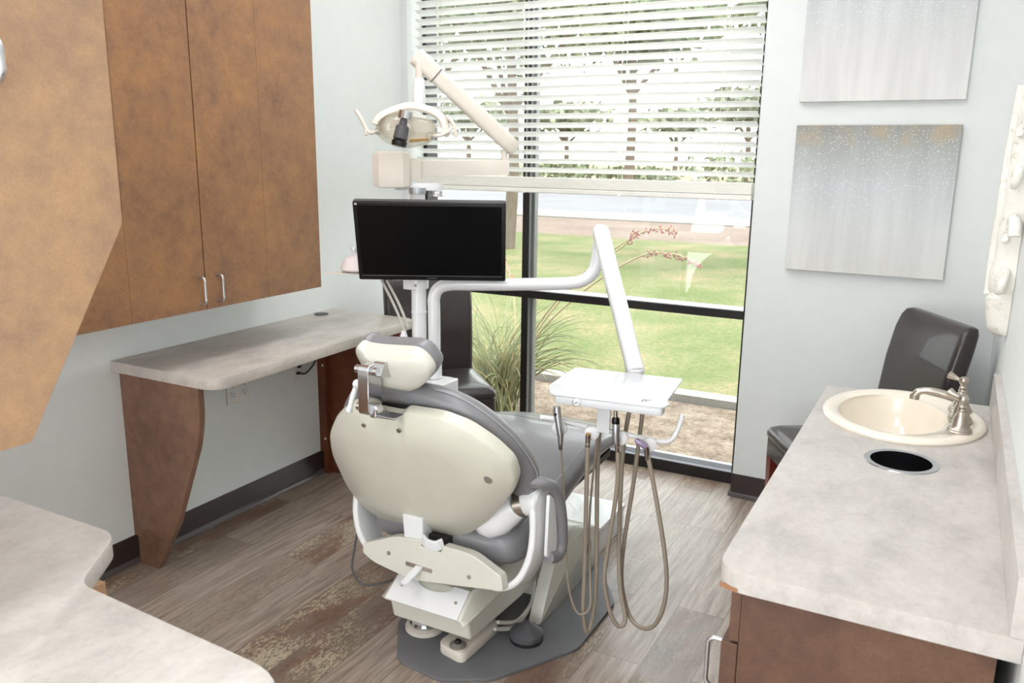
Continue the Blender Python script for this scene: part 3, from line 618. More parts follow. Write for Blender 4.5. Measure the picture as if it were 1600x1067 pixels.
# lift arm covers
mm_ = Matrix(((0, 0, 1, 0), (1, 0, 0, 0), (0, 1, 0, 0), (0, 0, 0, 1)))
def yzprism(b, poly, x0, x1, bev=0): return b.prism(poly, x0, x1, mm_, bev)
UC = [(-1.165, .196), (-1.090, .250), (-.655, .262), (-.655, .196)]
b = B(); rg = []
for x, sc in ((1.125, 0), (1.150, 1), (1.402, 1), (1.432, 0)):
    rg.append([Vector((x, y + (.0 if sc else .012) * (1 if y < -1 else 0), z if (sc or z < .2) else z - .048)) for y, z in UC])
b.loft(rg); lf = b.build('lift_arm_cover', M['creamlt'], dc, bevel=.006, angle=30)
b = B(); yzprism(b, [(-1.135, .1955), (-1.118, .118), (-.82, .100), (-.665, .105), (-.665, .1955)], 1.145, 1.415); b.build('lift_arm_housing', M['creamlt'], dc, bevel=.008, angle=30)
n_ = Vector((0, -.054, .075)).normalized(); up_ = Vector((0, .075, .054)).normalized()
FP = frame((0, -1.165, .196), (1, 0, 0), up_)
nt = [(1.153, .004), (1.398, .004), (1.396, .094)] + [(1.283 + .062 * math.cos(t), .094 - .030 * math.sin(t)) for t in [math.pi * i / 12 for i in range(13)]] + [(1.156, .094)]
wp = B().prism(nt, .0005, .005, FP).build('rear_plate', M['wenamel'], lf, angle=30)
for u_, v_ in ((1.185, .055), (1.372, .050)): B().lathe([(.001, 0), (.0045, 0), (.0045, .002), (.001, .002)], FP @ T(u_, v_, .005), 12).build('screw', M['steel'], wp)
B().lathe([(.002, .252), (.085, .252), (.088, .258), (.085, .266), (.06, .27), (.058, .30), (.002, .30)], T(1.283, -1.00, 0), 40).build('swivel_collar', M['creamlt'], dc)
B().lathe([(.002, .25), (.055, .25), (.055, .385), (.002, .385)], T(1.283, -.93, 0), 28).build('swivel_post', M['darkrub'], dc)
# plinth with two cheeks
b = B(); yzprism(b, rpoly([(-.800, .0125), (-.690, .205), (-.45, .205), (-.335, .165), (-.335, .0125)], [.006, .012, .01, .01, 0], 3), 1.436, 1.480, .004)
b.build('plinth_cheek', M['creamlt'], dc, angle=40)
b = B(); yzprism(b, rpoly([(-.800, .0125), (-.690, .205), (-.45, .205), (-.335, .165), (-.335, .0125)], [.006, .012, .01, .01, 0], 3), 1.085, 1.121, .004)
b.build('plinth_cheek', M['creamlt'], dc, angle=40)
b = B(); yzprism(b, [(-.645, .0125), (-.645, .203), (-.45, .203), (-.335, .163), (-.335, .0125)], 1.1215, 1.4355); b.build('plinth_body', M['creamlt'], dc, bevel=.003, angle=40)
B().box(1.4803, 1.4815, -.43, -.40, .095, .135).build('maker_mark', M['logo'], dc, smooth=False)
mt = [(1.071, -.993), (1.186, -1.158), (1.351, -1.180), (1.478, -1.106), (1.632, -.849), (1.633, -.548), (1.517, -.366), (1.50, -.26), (1.09, -.26), (1.07, -.6)]
B().prism(rpoly(mt, [.02, .03, .02, .02, .025, .015, .015, .02, .02, .02], 5), 0, .012, bev=.002).build('floor_plate', M['mat'], dc)
c = B(); c.tube(catmull([mir((1.605, -1.05, .34), -1), (.975, -1.08, .27), (.99, -1.11, .225), (1.04, -1.13, .20), (1.09, -1.10, .20), (1.13, -1.05, .21)], 8), .0035, 8); c.build('control_cable', M['rubber'], dc)
c = B()
for i, (r_, dz) in enumerate(((.0, 0), (.02, .012))): c.tube(catmull([(1.40, -.95 + r_, .06 + dz), (1.42, -.86 + r_, .025 + dz), (1.425, -.76 + r_, .05 + dz), (1.41, -.70, .10 + dz)], 8), .006, 10)
c.build('base_tubing', M['hosegrey'], dc)
# ------------------------------------------------------------------ things on the floor plate and floor
ub = thing('floor_utility_box', 'low white utility box on the floor under the leg rest', 'box', (1.27, -.09, 0))
B().box(1.12, 1.448, -.235, .02, 0, .082).build('box_body', M['wenamel'], ub, bevel=.004)
B().box(1.116, 1.452, -.239, .024, .083, .106).build('lid', M['wenamel'], ub, bevel=.004)
fcx = thing('foot_control', 'cream foot control box with ringed button on the grey floor plate', 'foot control', (1.325, -.99, .012))
B().prism(rpoly([(1.272, -1.075), (1.375, -1.098), (1.382, -.885), (1.300, -.868)], [.03, .03, .02, .02], 5), .0125, .048, bev=.006).build('control_body', M['ivory'], fcx)
B().lathe([(.001, 0), (.026, 0), (.026, .003), (.022, .003), (.022, .005), (.018, .005), (.018, .007), (.014, .007), (.014, .010), (.001, .010)], T(1.338, -1.062, .048), 28).build('ringed_button', M['ring'], fcx)
B().lathe([(.001, 0), (.010, 0), (.011, .004), (.008, .009), (.001, .01)], T(1.338, -1.062, .058), 20).build('joystick_tip', M['darkrub'], fcx)
b = B()
for i in range(6): b.lathe([(.0005, 0), (.003, 0), (.003, .0012), (.0005, .0012)], T(1.315 + .016 * (i % 3), -.975 + .022 * (i // 3), .048), 10)
b.build('indicator_dots', M['darkrub'], fcx)
B().lathe([(.001, 0), (.011, 0), (.012, .012), (.009, .016), (.001, .016)], T(1.345, -.905, .048), 16).build('rear_knob', M['darkrub'], fcx)
ds = thing('foot_disc', 'round white and chrome disc foot switch under the chair lift cover', 'foot switch', (1.17, -.985, .012))
B().lathe([(.001, 0), (.058, 0), (.062, .004), (.062, .014), (.056, .019), (.001, .019)], T(1.17, -.985, .0125), 40).build('disc_base', M['ivory'], ds)
B().lathe([(.001, .019), (.047, .019), (.049, .026), (.044, .034), (.001, .036)], T(1.17, -.985, .0127), 40).build('disc_cap', M['chrome'], ds)
pd = thing('foot_pedal', 'round dark grey domed foot pedal on the grey floor plate', 'foot pedal', (1.475, -.885, .012))
B().lathe([(.001, 0), (.050, 0), (.052, .004), (.052, .012), (.001, .012)], T(1.475, -.885, .0125), 40).build('pedal_base', M['darkrub'], pd)
B().lathe([(.001, .0125), (.052, .0125), (.0515, .026), (.044, .034), (.028, .044), (.016, .056), (.008, .060), (.001, .060)], T(1.475, -.885, .0127), 40).build('pedal_dome', M['rubber'], pd)
c = B().tube(catmull([(1.475, -.83, .03), (1.47, -.78, .02), (1.44, -.82, .022), (1.40, -.88, .028), (1.3825, -.90, .03)], 8), .0045, 10); c.build('pedal_cord', M['hosegrey'], pd)
# ------------------------------------------------------------------ equipment pole with delivery arm
PX, PY = .810, -.475
ep = thing('equipment_pole', 'white upright pole and housing standing left of the dental chair', 'pole', (PX, PY, 0))
B().cyl((PX, PY, .55), (PX, PY, 1.325), .0265, 32).build('pole_tube', M['wenamel'], ep)
B().box(PX - .06, PX + .125, PY - .05, PY + .07, 0, .655).build('junction_housing', M['wenamel'], ep, bevel=.006)
for z, r, h in ((.99, .036, .035), (.90, .0285, .004), (.76, .0285, .004), (.70, .034, .02)): B().lathe([(.027, 0), (r, 0), (r, h), (.027, h)], T(PX, PY, z), 32).build('collar', M['wenamel'], ep)
B().box(PX - .045, PX + .005, PY - .035, PY + .01, .986, 1.028).build('clamp', M['wenamel'], ep, bevel=.004)
B().lathe([(.002, 0), (.005, 0), (.005, .002), (.002, .002)], T(PX + .012, PY - .0375, 1.005) @ rx(math.pi / 2), 12).build('clamp_screw', M['steel'], ep)
B().lathe([(.002, 0), (.030, 0), (.03, .02), (.002, .02)], T(PX, PY, 1.3255), 32).build('pole_cap', M['alu'], ep)
pl = B().lathe([(.002, 0), (.024, 0), (.024, .012), (.019, .018), (.002, .018)], T(.862, -.432, 1.316), 24).build('swivel_cap', M['chrome'], ep)
B().prism(rpoly([(.735, -.515), (.880, -.440), (.875, -.40), (.75, -.44)], .015), 1.336, 1.362).build('top_bracket', M['wenamel'], ep)
# delivery arm: riser, bend, horizontal, elbow, drop arm
da = thing('delivery_arm', 'white tubular arm with instrument tray reaching over the dental chair', 'delivery arm', (.862, -.455, .655))
riser = [(.862, -.455, .656), (.862, -.455, .90), (.862, -.455, .955), (.878, -.448, .990), (.915, -.432, 1.005), (1.00, -.395, 1.008), (1.15, -.325, 1.012), (1.295, -.250, 1.018), (1.345, -.222, 1.030), (1.375, -.205, 1.062), (1.384, -.198, 1.11), (1.386, -.196, 1.15)]
B().tube(catmull(riser, 8), .0225, 24).build('support_tube', M['wenamel'], da)
B().lathe([(.023, 0), (.027, 0), (.027, .05), (.023, .05)], T(.862, -.455, .66), 28).build('riser_collar', M['wenamel'], da)
A0 = Vector((1.400, -.215, 1.205)); A1 = Vector((1.671, -.556, .812)); dv = (A1 - A0).normalized()
P = [A0 - dv * .026, A0 - dv * .022, A0 - dv * .010, A0, A1 - dv * .05, A1 - dv * .015, A1]
B().tube(P, .03, flat=[(.006, .005), (.018, .015), (.025, .022), (.027, .025), (.026, .024), (.027, .027), (.026, .026)], up=(0, 0, 1)).build('drop_arm', M['wenamel'], da, angle=50)
B().cyl((1.386, -.196, 1.14), (1.398, -.21, 1.175), .022, 20).build('elbow_joint', M['wenamel'], da)
B().cyl(A1 + Vector((.0, .0, .012)), A1 + Vector((.0, .0, -.040)), .026, 24).box(A1.x - .022, A1.x + .022, -.68, A1.y, .776, .798).build('tray_pivot', M['wenamel'], da, bevel=.002)
# tray
tz = .82
ty = [(1.546, -.901), (1.518, -.834), (1.497, -.622), (1.829, -.582), (1.853, -.796), (1.871, -.866), (1.865, -.881), (1.569, -.921)]
ty = [(1.545, -.908), (1.514, -.848), (1.497, -.622), (1.829, -.582), (1.858, -.826), (1.874, -.850), (1.869, -.888), (1.560, -.925)]
B().prism(rpoly(ty, [.01, .015, .01, .01, .012, .008, .012, .012], 4), tz - .004, tz, bev=.001).build('tray_top', M['tray'], da, angle=30)
tb = [(1.562, -.912), (1.530, -.80), (1.512, -.64), (1.812, -.60), (1.838, -.83), (1.866, -.884)]
fx0 = Vector((1.569, -.921, 0)); fx1 = Vector((1.866, -.884, 0))
B().prism(rpoly([(1.566, -.921), (1.864, -.884), (1.858, -.835), (1.565, -.870)], .008, 4), tz - .028, tz - .0045, bev=.003).build('tray_front_housing', M['tray'], da, angle=40)
B().prism(rpoly([(1.64, -.865), (1.76, -.85), (1.74, -.64), (1.64, -.65)], .01, 4), tz - .033, tz - .0045).build('tray_underbody', M['white'], da, angle=40)
B().prism(rpoly([(1.80, -.70), (1.826, -.697), (1.814, -.598), (1.79, -.601)], .006, 4), tz - .034, tz - .0045).build('tray_rear_block', M['white'], da, angle=40)
fd = (fx1 - fx0).normalized(); fn = Vector((fd.y, -fd.x, 0)); FT = frame((fx0.x, fx0.y, tz - .028), fd, (0, 0, 1))
gz = B().lathe([(.001, 0), (.0115, 0), (.0115, .003), (.010, .0035), (.001, .002)], FT @ T(.062, .012, 0), 28).build('pressure_gauge', M['chrome'], da)
B().lathe([(.001, 0), (.0095, 0), (.0095, .0004), (.001, .0004)], FT @ T(.062, .012, .0032), 24).build('gauge_dial', M['white'], gz)
b = B(); b.box(-.0065, .0065, -.0006, .0006, 0, .0003, FT @ T(.062, .012, .0037) @ rz(.35)); b.box(-.006, .002, -.0005, .0005, 0, .0003, FT @ T(.062, .0105, .0037) @ rz(.1)); b.build('gauge_needle', M['darkrub'], gz, smooth=False)
ML = frame((1.800, -.868, tz + .0002), fd, (-fd.y, fd.x, 0))
b = B(); b.box(0, .022, .018, .021, 0, .0004, ML).box(0, .003, 0, .018, 0, .0004, ML).box(.007, .012, .006, .013, 0, .0004, ML); b.build('tray_emblem', M['rubber'], da, smooth=False)
# holder bar with four round holders
b = B().tube(catmull([(1.500, -.872, .727), (1.546, -.852, .722), (1.631, -.810, .702), (1.710, -.780, .689), (1.773, -.755, .677), (1.815, -.738, .669), (1.842, -.722, .672), (1.856, -.705, .70), (1.866, -.695, .745)], 8), .0074, 12)
b.build('holder_bar', M['bright'], da)
b = B().box(1.655, 1.695, -.825, -.815, .695, .775); b.build('bar_bracket', M['white'], da, bevel=.003)
HP = [(1.556, -.860, .700), (1.640, -.820, .690), (1.716, -.790, .678), (1.792, -.758, .662)]
for h in HP:
    Mh = frame((h[0], h[1], h[2]), (0, .1, 1), (.9, .42, 0))
    B().lathe([(.002, -.013), (.015, -.012), (.0215, -.007), (.0228, .0), (.0215, .007), (.015, .012), (.002, .013)], Mh @ ry(0), 28).build('instrument_holder', M['bright'], da)
# tray plumbing stubs: rear strands of each hose end under the tray
HOSE = {
 'a': [(1.572, -.884, .672), (1.583, -.880, .540), (1.593, -.880, .393), (1.608, -.880, .230), (1.630, -.872, .150), (1.652, -.860, .138), (1.665, -.845, .165), (1.655, -.830, .247), (1.640, -.813, .421), (1.643, -.797, .604), (1.648, -.775, .762)],
 'b': [(1.640, -.848, .668), (1.641, -.845, .480), (1.643, -.845, .283), (1.644, -.845, .130), (1.652, -.825, .060), (1.663, -.805, .150), (1.655, -.785, .305), (1.641, -.765, .510), (1.634, -.745, .667), (1.643, -.73, .762)],
 'c': [(1.719, -.816, .662), (1.720, -.810, .536), (1.700, -.810, .343), (1.693, -.810, .233), (1.716, -.808, .132), (1.740, -.800, .092), (1.755, -.785, .112), (1.730, -.770, .195), (1.716, -.758, .302), (1.706, -.740, .464), (1.702, -.720, .631), (1.712, -.70, .762)],
 'd': [(1.797, -.782, .640), (1.822, -.775, .530), (1.860, -.775, .354), (1.872, -.775, .242), (1.859, -.775, .150), (1.826, -.772, .096), (1.778, -.762, .092), (1.742, -.748, .133), (1.718, -.732, .214), (1.716, -.716, .326), (1.726, -.69, .493), (1.732, -.665, .663), (1.735, -.65, .762)]}
def instr(name, label, cat, key, r):
    t = thing(name, label, cat, HOSE[key][0]); B().tube(catmull(HOSE[key], 10), r, 12).build('hose', M['hose'], t)
    return t
v3 = Vector
t = instr('air_water_syringe', 'silver air water syringe on the leftmost tray holder with thin beige hose', 'dental instrument', 'a', .0034)
B().tube([v3((1.574, -.888, .664)), v3((1.573, -.888, .690)), v3((1.568, -.888, .715)), v3((1.558, -.884, .76)), v3((1.558, -.884, .772))], [.007, .0092, .0098, .0112, .0098], 16).build('syringe_body', M['hsteel'], t)
B().lathe([(.001, 0), (.004, 0), (.004, .003), (.001, .003)], T(1.560, -.8960, .752) @ rx(math.pi / 2), 12).build('trigger_button', M['darkrub'], t)
B().cyl((1.574, -.888, .648), (1.574, -.888, .672), .0058, 14).build('ferrule', M['ferrule'], t)
t = instr('empty_hose_coupler', 'bare open hose coupler on the second tray holder with thick beige hose', 'dental instrument', 'b', .0066)
B().cyl((1.640, -.848, .655), (1.640, -.846, .692), .0068, 16).build('ferrule', M['ferrule'], t)
B().lathe([(.003, 0), (.0065, 0), (.0065, .003), (.003, .003)], T(1.640, -.846, .692), 16).build('coupler_tip', M['gold'], t)
t = instr('straight_handpiece', 'silver and black upright handpiece on the third tray holder', 'dental instrument', 'c', .0066)
B().tube([v3((1.716, -.818, .668)), v3((1.714, -.818, .680)), v3((1.711, -.816, .724)), v3((1.710, -.816, .730))], [.008, .0115, .0110, .010], 18).build('handpiece_body', M['hsteel'], t)
B().tube([v3((1.710, -.816, .728)), v3((1.710, -.816, .730)), v3((1.709, -.815, .744)), v3((1.709, -.815, .746))], [.0110, .0118, .0105, .007], 18).build('black_collar', M['black'], t)
B().tube([v3((1.709, -.815, .746)), v3((1.708, -.815, .764))], [.0058, .0052], 14).build('drive_tip', M['steel'], t)
B().cyl((1.719, -.817, .645), (1.717, -.817, .669), .0066, 14).build('ferrule', M['ferrule'], t)
t = instr('lilac_tipped_coupler', 'lilac tipped angled coupler on the rightmost tray holder', 'dental instrument', 'd', .0066)
B().tube([v3((1.792, -.786, .664)), v3((1.785, -.790, .670)), v3((1.770, -.795, .680)), v3((1.764, -.797, .684))], [.009, .010, .0085, .005], 16).build('coupler_tip', M['purple'], t)
B().cyl((1.797, -.783, .625), (1.793, -.785, .662), .0068, 14).build('ferrule', M['ferrule'], t)
# ------------------------------------------------------------------ monitor
FM = frame((.910, -.544, 1.166), (.881, .4726, 0), (.051, -.076, .2745))
mo = thing('computer_monitor', 'black flat screen monitor hung on the white pole', 'monitor', (.91, -.544, 1.166))
hw, hh = .257, .146
B().prism(rpoly([(-hw, -hh), (hw, -hh), (hw, hh), (-hw, hh)], .006, 3), -.024, 0, FM, bev=.002).build('bezel', M['black'], mo, angle=40)
k = NT('switched_off_screen'); k.col(lin((4, 4, 5))); k.pr(.32, 0, .22); M['screen'] = k.m
B().box(-hw + .014, hw - .014, -hh + .020, hh - .014, .0003, .0012, FM).build('screen', M['screen'], mo, smooth=False)
B().box(-hw + .012, hw - .012, -hh + .0172, -hh + .0185, .0004, .0014, FM).build('bezel_line', M['hsteel'], mo, smooth=False)
B().prism(rpoly([(-hw + .02, -hh + .03), (hw - .02, -hh + .03), (hw - .05, hh - .02), (-hw + .05, hh - .02)], .02, 4), -.05, -.0245, FM).build('rear_housing', M['rubber'], mo)
B().box(-hw + .006, hw - .006, hh + .0002, hh + .0012, -.022, -.004, FM).build('top_edge', M['rubber'], mo, smooth=False)
B().box(-hw + .0065, -hw + .0145, hh - .012, hh - .006, .0004, .001, FM).build('corner_badge', M['pink'], mo, smooth=False)
text_mesh('ViewSonic', .0085, .0002, FM @ T(.0, -hh + .0095, .0008), 'brand_lettering', M['logo'], mo)
b = B(); b.prism(rpoly([(-.05, -.05), (.05, -.05), (.05, .05), (-.05, .05)], .008, 3), -.06, -.0505, FM); b.build('mounting_plate', M['wenamel'], mo)
p0 = FM @ Vector((0, 0, -.06)); B().tube([p0, Vector((PX + .018, PY - .018, 1.17))], .016, 16).build('mounting_arm', M['wenamel'], mo)
# ------------------------------------------------------------------ shelf with device, suction hoses
sh = thing('assistant_shelf', 'thin ivory shelf cantilevered behind the monitor', 'shelf', (.66, -.55, 1.03))
k_ = [(.525, -.655), (.573, -.59), (.80, -.45), (.84, -.50), (.70, -.575), (.639, -.605)]
b = B(); b.prism(rpoly([(.520, -.655), (.60, -.56), (.795, -.44), (.786, -.505), (.715, -.565), (.640, -.614)], [.006, .02, .0, .0, .02, .02]), 1.040, 1.046); b.build('shelf_plate', M['ivory'], sh)
B().box(.72, .775, -.54, -.47, 1.022, 1.0395).build('shelf_bracket', M['ivory'], sh, bevel=.003)
dvc = thing('bell_shaped_device', 'small blush white bell shaped device on the shelf left of the monitor', 'device', (.63, -.59, 1.046))
B().lathe([(.001, .006), (.046, .006), (.051, .012), (.049, .020), (.041, .038), (.030, .054), (.018, .060), (.001, .062)], T(.620, -.596, 1.0465), 32, 1.1, .9).build('device_body', M['pink'], dvc)
b = B(); 
for dx, dy in ((-.022, -.01), (.022, -.01), (0, .022)): b.lathe([(.001, 0), (.005, 0), (.005, .007), (.001, .007)], T(.620 + dx, -.596 + dy, 1.0465), 10)
b.build('feet', M['darkrub'], dvc)
B().lathe([(.001, .060), (.008, .060), (.006, .068), (.011, .076), (.012, .084), (.008, .091), (.001, .093)], T(.620, -.596, 1.0465), 20).build('knob', M['white'], dvc)
for a_, b_, lab in (((.697, -.545, 1.018), (.782, -.522, .83), 'pale suction hose slanting down from the shelf, left of its pair'), ((.715, -.538, 1.018), (.788, -.512, .85), 'pale suction hose slanting down from the shelf, nearer the pole')):
    tag(B().tube(catmull([a_, ((a_[0] + b_[0]) / 2 + .006, (a_[1] + b_[1]) / 2, (a_[2] + b_[2]) / 2), b_], 6), .0048, 12).build('suction_hose', M['hosegrey']), lab, 'hose', 'suction hoses below the shelf')
hd = thing('hose_holder', 'white tapered hose holder clamped to the pole above the headrest', 'holder', (.79, -.53, .76))
B().lathe([(.002, 0), (.021, 0), (.022, .03), (.021, .05), (.008, .095), (.002, .098)], T(.784, -.535, .745), 24).build('tapered_cup', M['wenamel'], hd)
# ------------------------------------------------------------------ operatory light
ol = thing('operatory_light', 'ivory dental operatory light on a jointed arm above the monitor', 'dental light', (.745, -.505, 1.36))
A = Vector((.672, -.546, 1.406)); Bv = Vector((1.062, -.270, 1.414)); d_ = (Bv - A).normalized(); n2 = Vector((d_.y, -d_.x, 0))
def hexring(p, hd_, hz, mid=1.28): return [p + n2 * (hd_ * s) + Vector((0, 0, z * hz)) for s, z in ((.86, -1), (1, 0), (.84, .93), (.72, 1), (-.72, 1), (-.84, .93), (-1, 0), (-.86, -1))]
b = B(); b.loft([hexring(A + d_ * t, hd_, hz) for t, hd_, hz in ((.006, .030, .046), (.0, .038, .050), (.022, .056, .062), (.105, .060, .0625), (.125, .050, .058), (.132, .035, .050))])
b.build('base_housing', M['ivory'], ol, bevel=.003, angle=25)
b = B(); b.loft([hexring(A + d_ * t, hd_, hz) for t, hd_, hz in ((.120, .034, .040), (.166, .032, .038), (.170, .026, .03))]); b.build('arm_socket', M['ivory'], ol, angle=25)
b = B(); b.loft([hexring(A + d_ * t + Vector((0, 0, .004)), .020, .0265) for t in (.165, .470, .478)]); b.build('lower_arm', M['ivory'], ol, angle=25)
E0 = A + d_ * .462
B().cyl(E0 + Vector((0, 0, .030)), E0 + Vector((0, 0, .066)), .012, 20).build('elbow_post', M['ivory'], ol)
S0 = Vector((1.085, -.262, 1.478)); S1 = Vector((.812, -.470, 1.782)); ds_ = (S1 - S0).normalized()
b = B(); b.tube([S0, S0 + ds_ * .008, S0 + ds_ * .05, S1 - ds_ * .06, S1 - ds_ * .012, S1], .02, flat=[(.014, .018), (.019, .026), (.021, .029), (.021, .028), (.022, .030), (.018, .024)], up=(0, 0, 1)); b.build('spring_arm', M['ivory'], ol, angle=40)
b = B(); b.tube([S1 - ds_ * .085, S1 - ds_ * .03, S1 + ds_ * .004, S1 + ds_ * .010], .02, flat=[(.0225, .030), (.024, .032), (.023, .031), (.016, .022)], up=(0, 0, 1)); b.build('arm_cover', M['ivory'], ol, angle=40)
b = B(); b.tube([S1 - ds_ * .089, S1 - ds_ * .086], .02, flat=(.0228, .0305), up=(0, 0, 1)); b.build('arm_seam', M['rubber'], ol)
NK = Vector((.824, -.478, 0))
B().cyl((NK.x, NK.y, 1.765), (NK.x, NK.y, 1.70), .0125, 20).build('neck', M['ivory'], ol)
B().tube([(NK.x, NK.y, 1.712), (NK.x, NK.y, 1.706), (NK.x, NK.y - .002, 1.64), (NK.x, NK.y - .006, 1.615)], [.016, .020, .024, .022], 24).build('neck_sleeve', M['white'], ol)
B().tube(catmull([(.738, -.612, 1.555), (.748, -.598, 1.580), (.785, -.565, 1.605), (.832, -.540, 1.617), (.885, -.515, 1.606), (.925, -.500, 1.582), (.944, -.500, 1.545), (.944, -.506, 1.520)], 6), .013, flat=(.014, .008), up=(0, -1, 0)).build('yoke', M['ivory'], ol, angle=60)
FL = frame((.832, -.565, 1.540), (.88, .475, -.02), (.10, -.30, .95))   # local z faces the viewer side of the head
el = lambda a_, b2, z, n=48: [FL @ Vector((a_ * math.cos(2 * math.pi * i / n), b2 * math.sin(2 * math.pi * i / n), z)) for i in range(n)]
b = B(); b.loft([el(.094, .052, -.022), el(.100, .058, -.012), el(.104, .062, .0), el(.102, .060, .006), el(.096, .054, .004)], cap=False); b.build('rim', M['clear'], ol)
b = B(); b.loft([el(.094, .052, -.018), el(.083, .045, -.032), el(.06, .032, -.042), el(.02, .012, -.046)]); b.build('reflector', plain('pearl_reflector', (250, 247, 236), .25, 0, coat=.4), ol)
b = B(); b.loft([el(.103, .061, .004), el(.100, .058, .018), el(.085, .048, .032), el(.05, .028, .041), el(.01, .006, .043)]); b.build('clear_shield', M['clear'], ol)
b = B()
for i in range(4): b.prism([(-.062 + i * .012, -.022), (-.052 + i * .012, -.024), (-.053 + i * .012, .004 + .004 * i), (-.058 + i * .012, .020 + .004 * i)], -.028, -.024, FL)
b.prism(rpoly([(.006, -.046), (.074, -.038), (.070, -.032), (.006, -.038)], .002), -.018, -.012, FL); b.build('amber_reflection_plate', M['gold'], ol)
b0 = FL @ Vector((.000, .062, .020)); b1 = FL @ Vector((-.020, -.034, .066)); db = (b1 - b0).normalized()
B().tube([b0 - db * .004, b0 + db * .020], .022, 24).build('bulb_cap', M['chrome'], ol)
B().tube([b0 + db * .022, b0 + db * .04, b0 + db * .046, b0 + db * .086, b0 + db * .090], [.012, .014, .022, .024, .018], 24).build('bulb_body', M['rubber'], ol)
B().tube([b0 + db * .090, b0 + db * .094, b0 + db * .108, b0 + db * .111], [.020, .0255, .0255, .022], 24).build('end_cap', M['black'], ol)
for s, pp in ((1, [(.752, -.618, 1.535), (.728, -.628, 1.528), (.710, -.630, 1.545), (.695, -.634, 1.575), (.676, -.636, 1.602)]), (-1, [(.905, -.535, 1.520), (.935, -.520, 1.522), (.960, -.508, 1.535), (.972, -.500, 1.548)])):
    hn = B().tube(catmull(pp, 6), .0062, 12).build('handle', M['ivory'], ol)
    if s < 0: B().tube(catmull([(.948, -.500, 1.585), (.966, -.497, 1.570), (.978, -.496, 1.545), (.982, -.496, 1.512)], 6), .0065, 12).build('handle_grip', M['ivory'], hn)
    else: B().tube([(.708, -.630, 1.548), (.716, -.634, 1.520)], .0055, 10).build('handle_grip', M['ivory'], hn)
B().ball((.752, -.618, 1.533), .013, 14).build('hinge_knob', M['clear'], ol); B().ball((.905, -.540, 1.520), .013, 14).build('hinge_knob', M['clear'], ol)
# ------------------------------------------------------------------ parsons chairs
def parsons(loc, rot, label):
    t = thing('parsons_chair', label, 'chair', loc, rot, 'dark leather side chairs'); Wm = WM[t.name]
    hw_, fy, by = .205, -.215, .185
    b = B(); b.prism(rpoly([(-hw_, fy), (hw_, fy), (hw_, by), (-hw_, by)], .02, 4), .355, .430, Wm, bev=.004); b.build('seat_rail', M['leather'], t, angle=50)
    b = B(); rg = []
    for ins, z in ((.004, .431), (0, .438), (0, .452), (.008, .466), (.03, .477), (.08, .485), (.14, .488)):
        rg.append([Wm @ Vector((p[0] * (1 - ins / .215), (p[1] + .015) * (1 - ins / .21) - .015, z)) for p in rpoly([(-hw_ - .004, fy - .006), (hw_ + .004, fy - .006), (hw_ + .004, by - .01), (-hw_ - .004, by - .01)], .03, 5)])
    b.loft(rg); b.build('seat', M['leather'], t, angle=80)
    b = B(); rg = []
    for z, y, th, w_ in ((.355, .215, .030, .200), (.45, .214, .032, .203), (.60, .224, .034, .206), (.75, .245, .035, .208), (.86, .268, .034, .208), (.905, .280, .031, .204), (.925, .286, .022, .196), (.931, .288, .010, .18)):
        rg.append([Wm @ Vector((p[0], y + p[1] + .018 * (1 - (p[0] / .2) ** 2) * (z - .35), z)) for p in rpoly([(-w_, -th), (w_, -th), (w_, th), (-w_, th)], .026 if th > .027 else th * .8, 5)])
    b.loft(rg); b.build('backrest', M['leather'], t, angle=80)
    for x, y, dx, dy in ((-.18, -.19, 0, 0), (.18, -.19, 0, 0), (-.18, .19, 0, .05), (.18, .19, 0, .05)):
        b = B(); b.loft([[Wm @ Vector((x + dx * f + a_ * r_, y + dy * f + c_ * r_, z)) for a_, c_ in ((-1, -1), (1, -1), (1, 1), (-1, 1))] for z, r_, f in ((0, .015, 1), (.2, .018, .4), (.3548, .021, 0))])
        b.build('leg', M['redwood'], t, smooth=False, bevel=.002)
    return t
parsons((.520, .100, 0), math.radians(45), 'dark brown leather side chair behind the white pole by the window')
parsons((2.235, .130, 0), math.radians(-58.5), 'dark brown leather side chair in the far right corner behind the sink')
# ------------------------------------------------------------------ carved wall ornament
wo = thing('carved_wall_ornament', 'distressed white carved wood ornament on the right wall', 'wall ornament', (W, -.12, 1.4))
b = B(); rg = []
prof = [(1.048, .014, .020), (1.054, .028, .046), (1.075, .040, .074), (1.09, .040, .078), (1.12, .044, .085), (1.16, .050, .094), (1.175, .040, .080), (1.19, .052, .090), (1.24, .056, .092), (1.27, .046, .082), (1.31, .052, .080), (1.36, .056, .084), (1.40, .050, .078), (1.44, .058, .078), (1.50, .058, .082), (1.54, .050, .074), (1.60, .054, .076), (1.66, .050, .068), (1.74, .046, .062), (1.90, .036, .05), (1.96, .012, .02)]
for z, hy, dx in prof: rg.append([Vector((W - .001 - max(0, math.sin(t)) ** .6 * dx * .72, -.12 + math.cos(t) * hy, z - .09 + .004 * math.sin(t * 3))) for t in [math.pi * i / 20 for i in range(21)]] + [Vector((W - .0005, -.12, z - .09))])
b.loft(rg); b.build('carved_core', M['distress'], wo, angle=35)
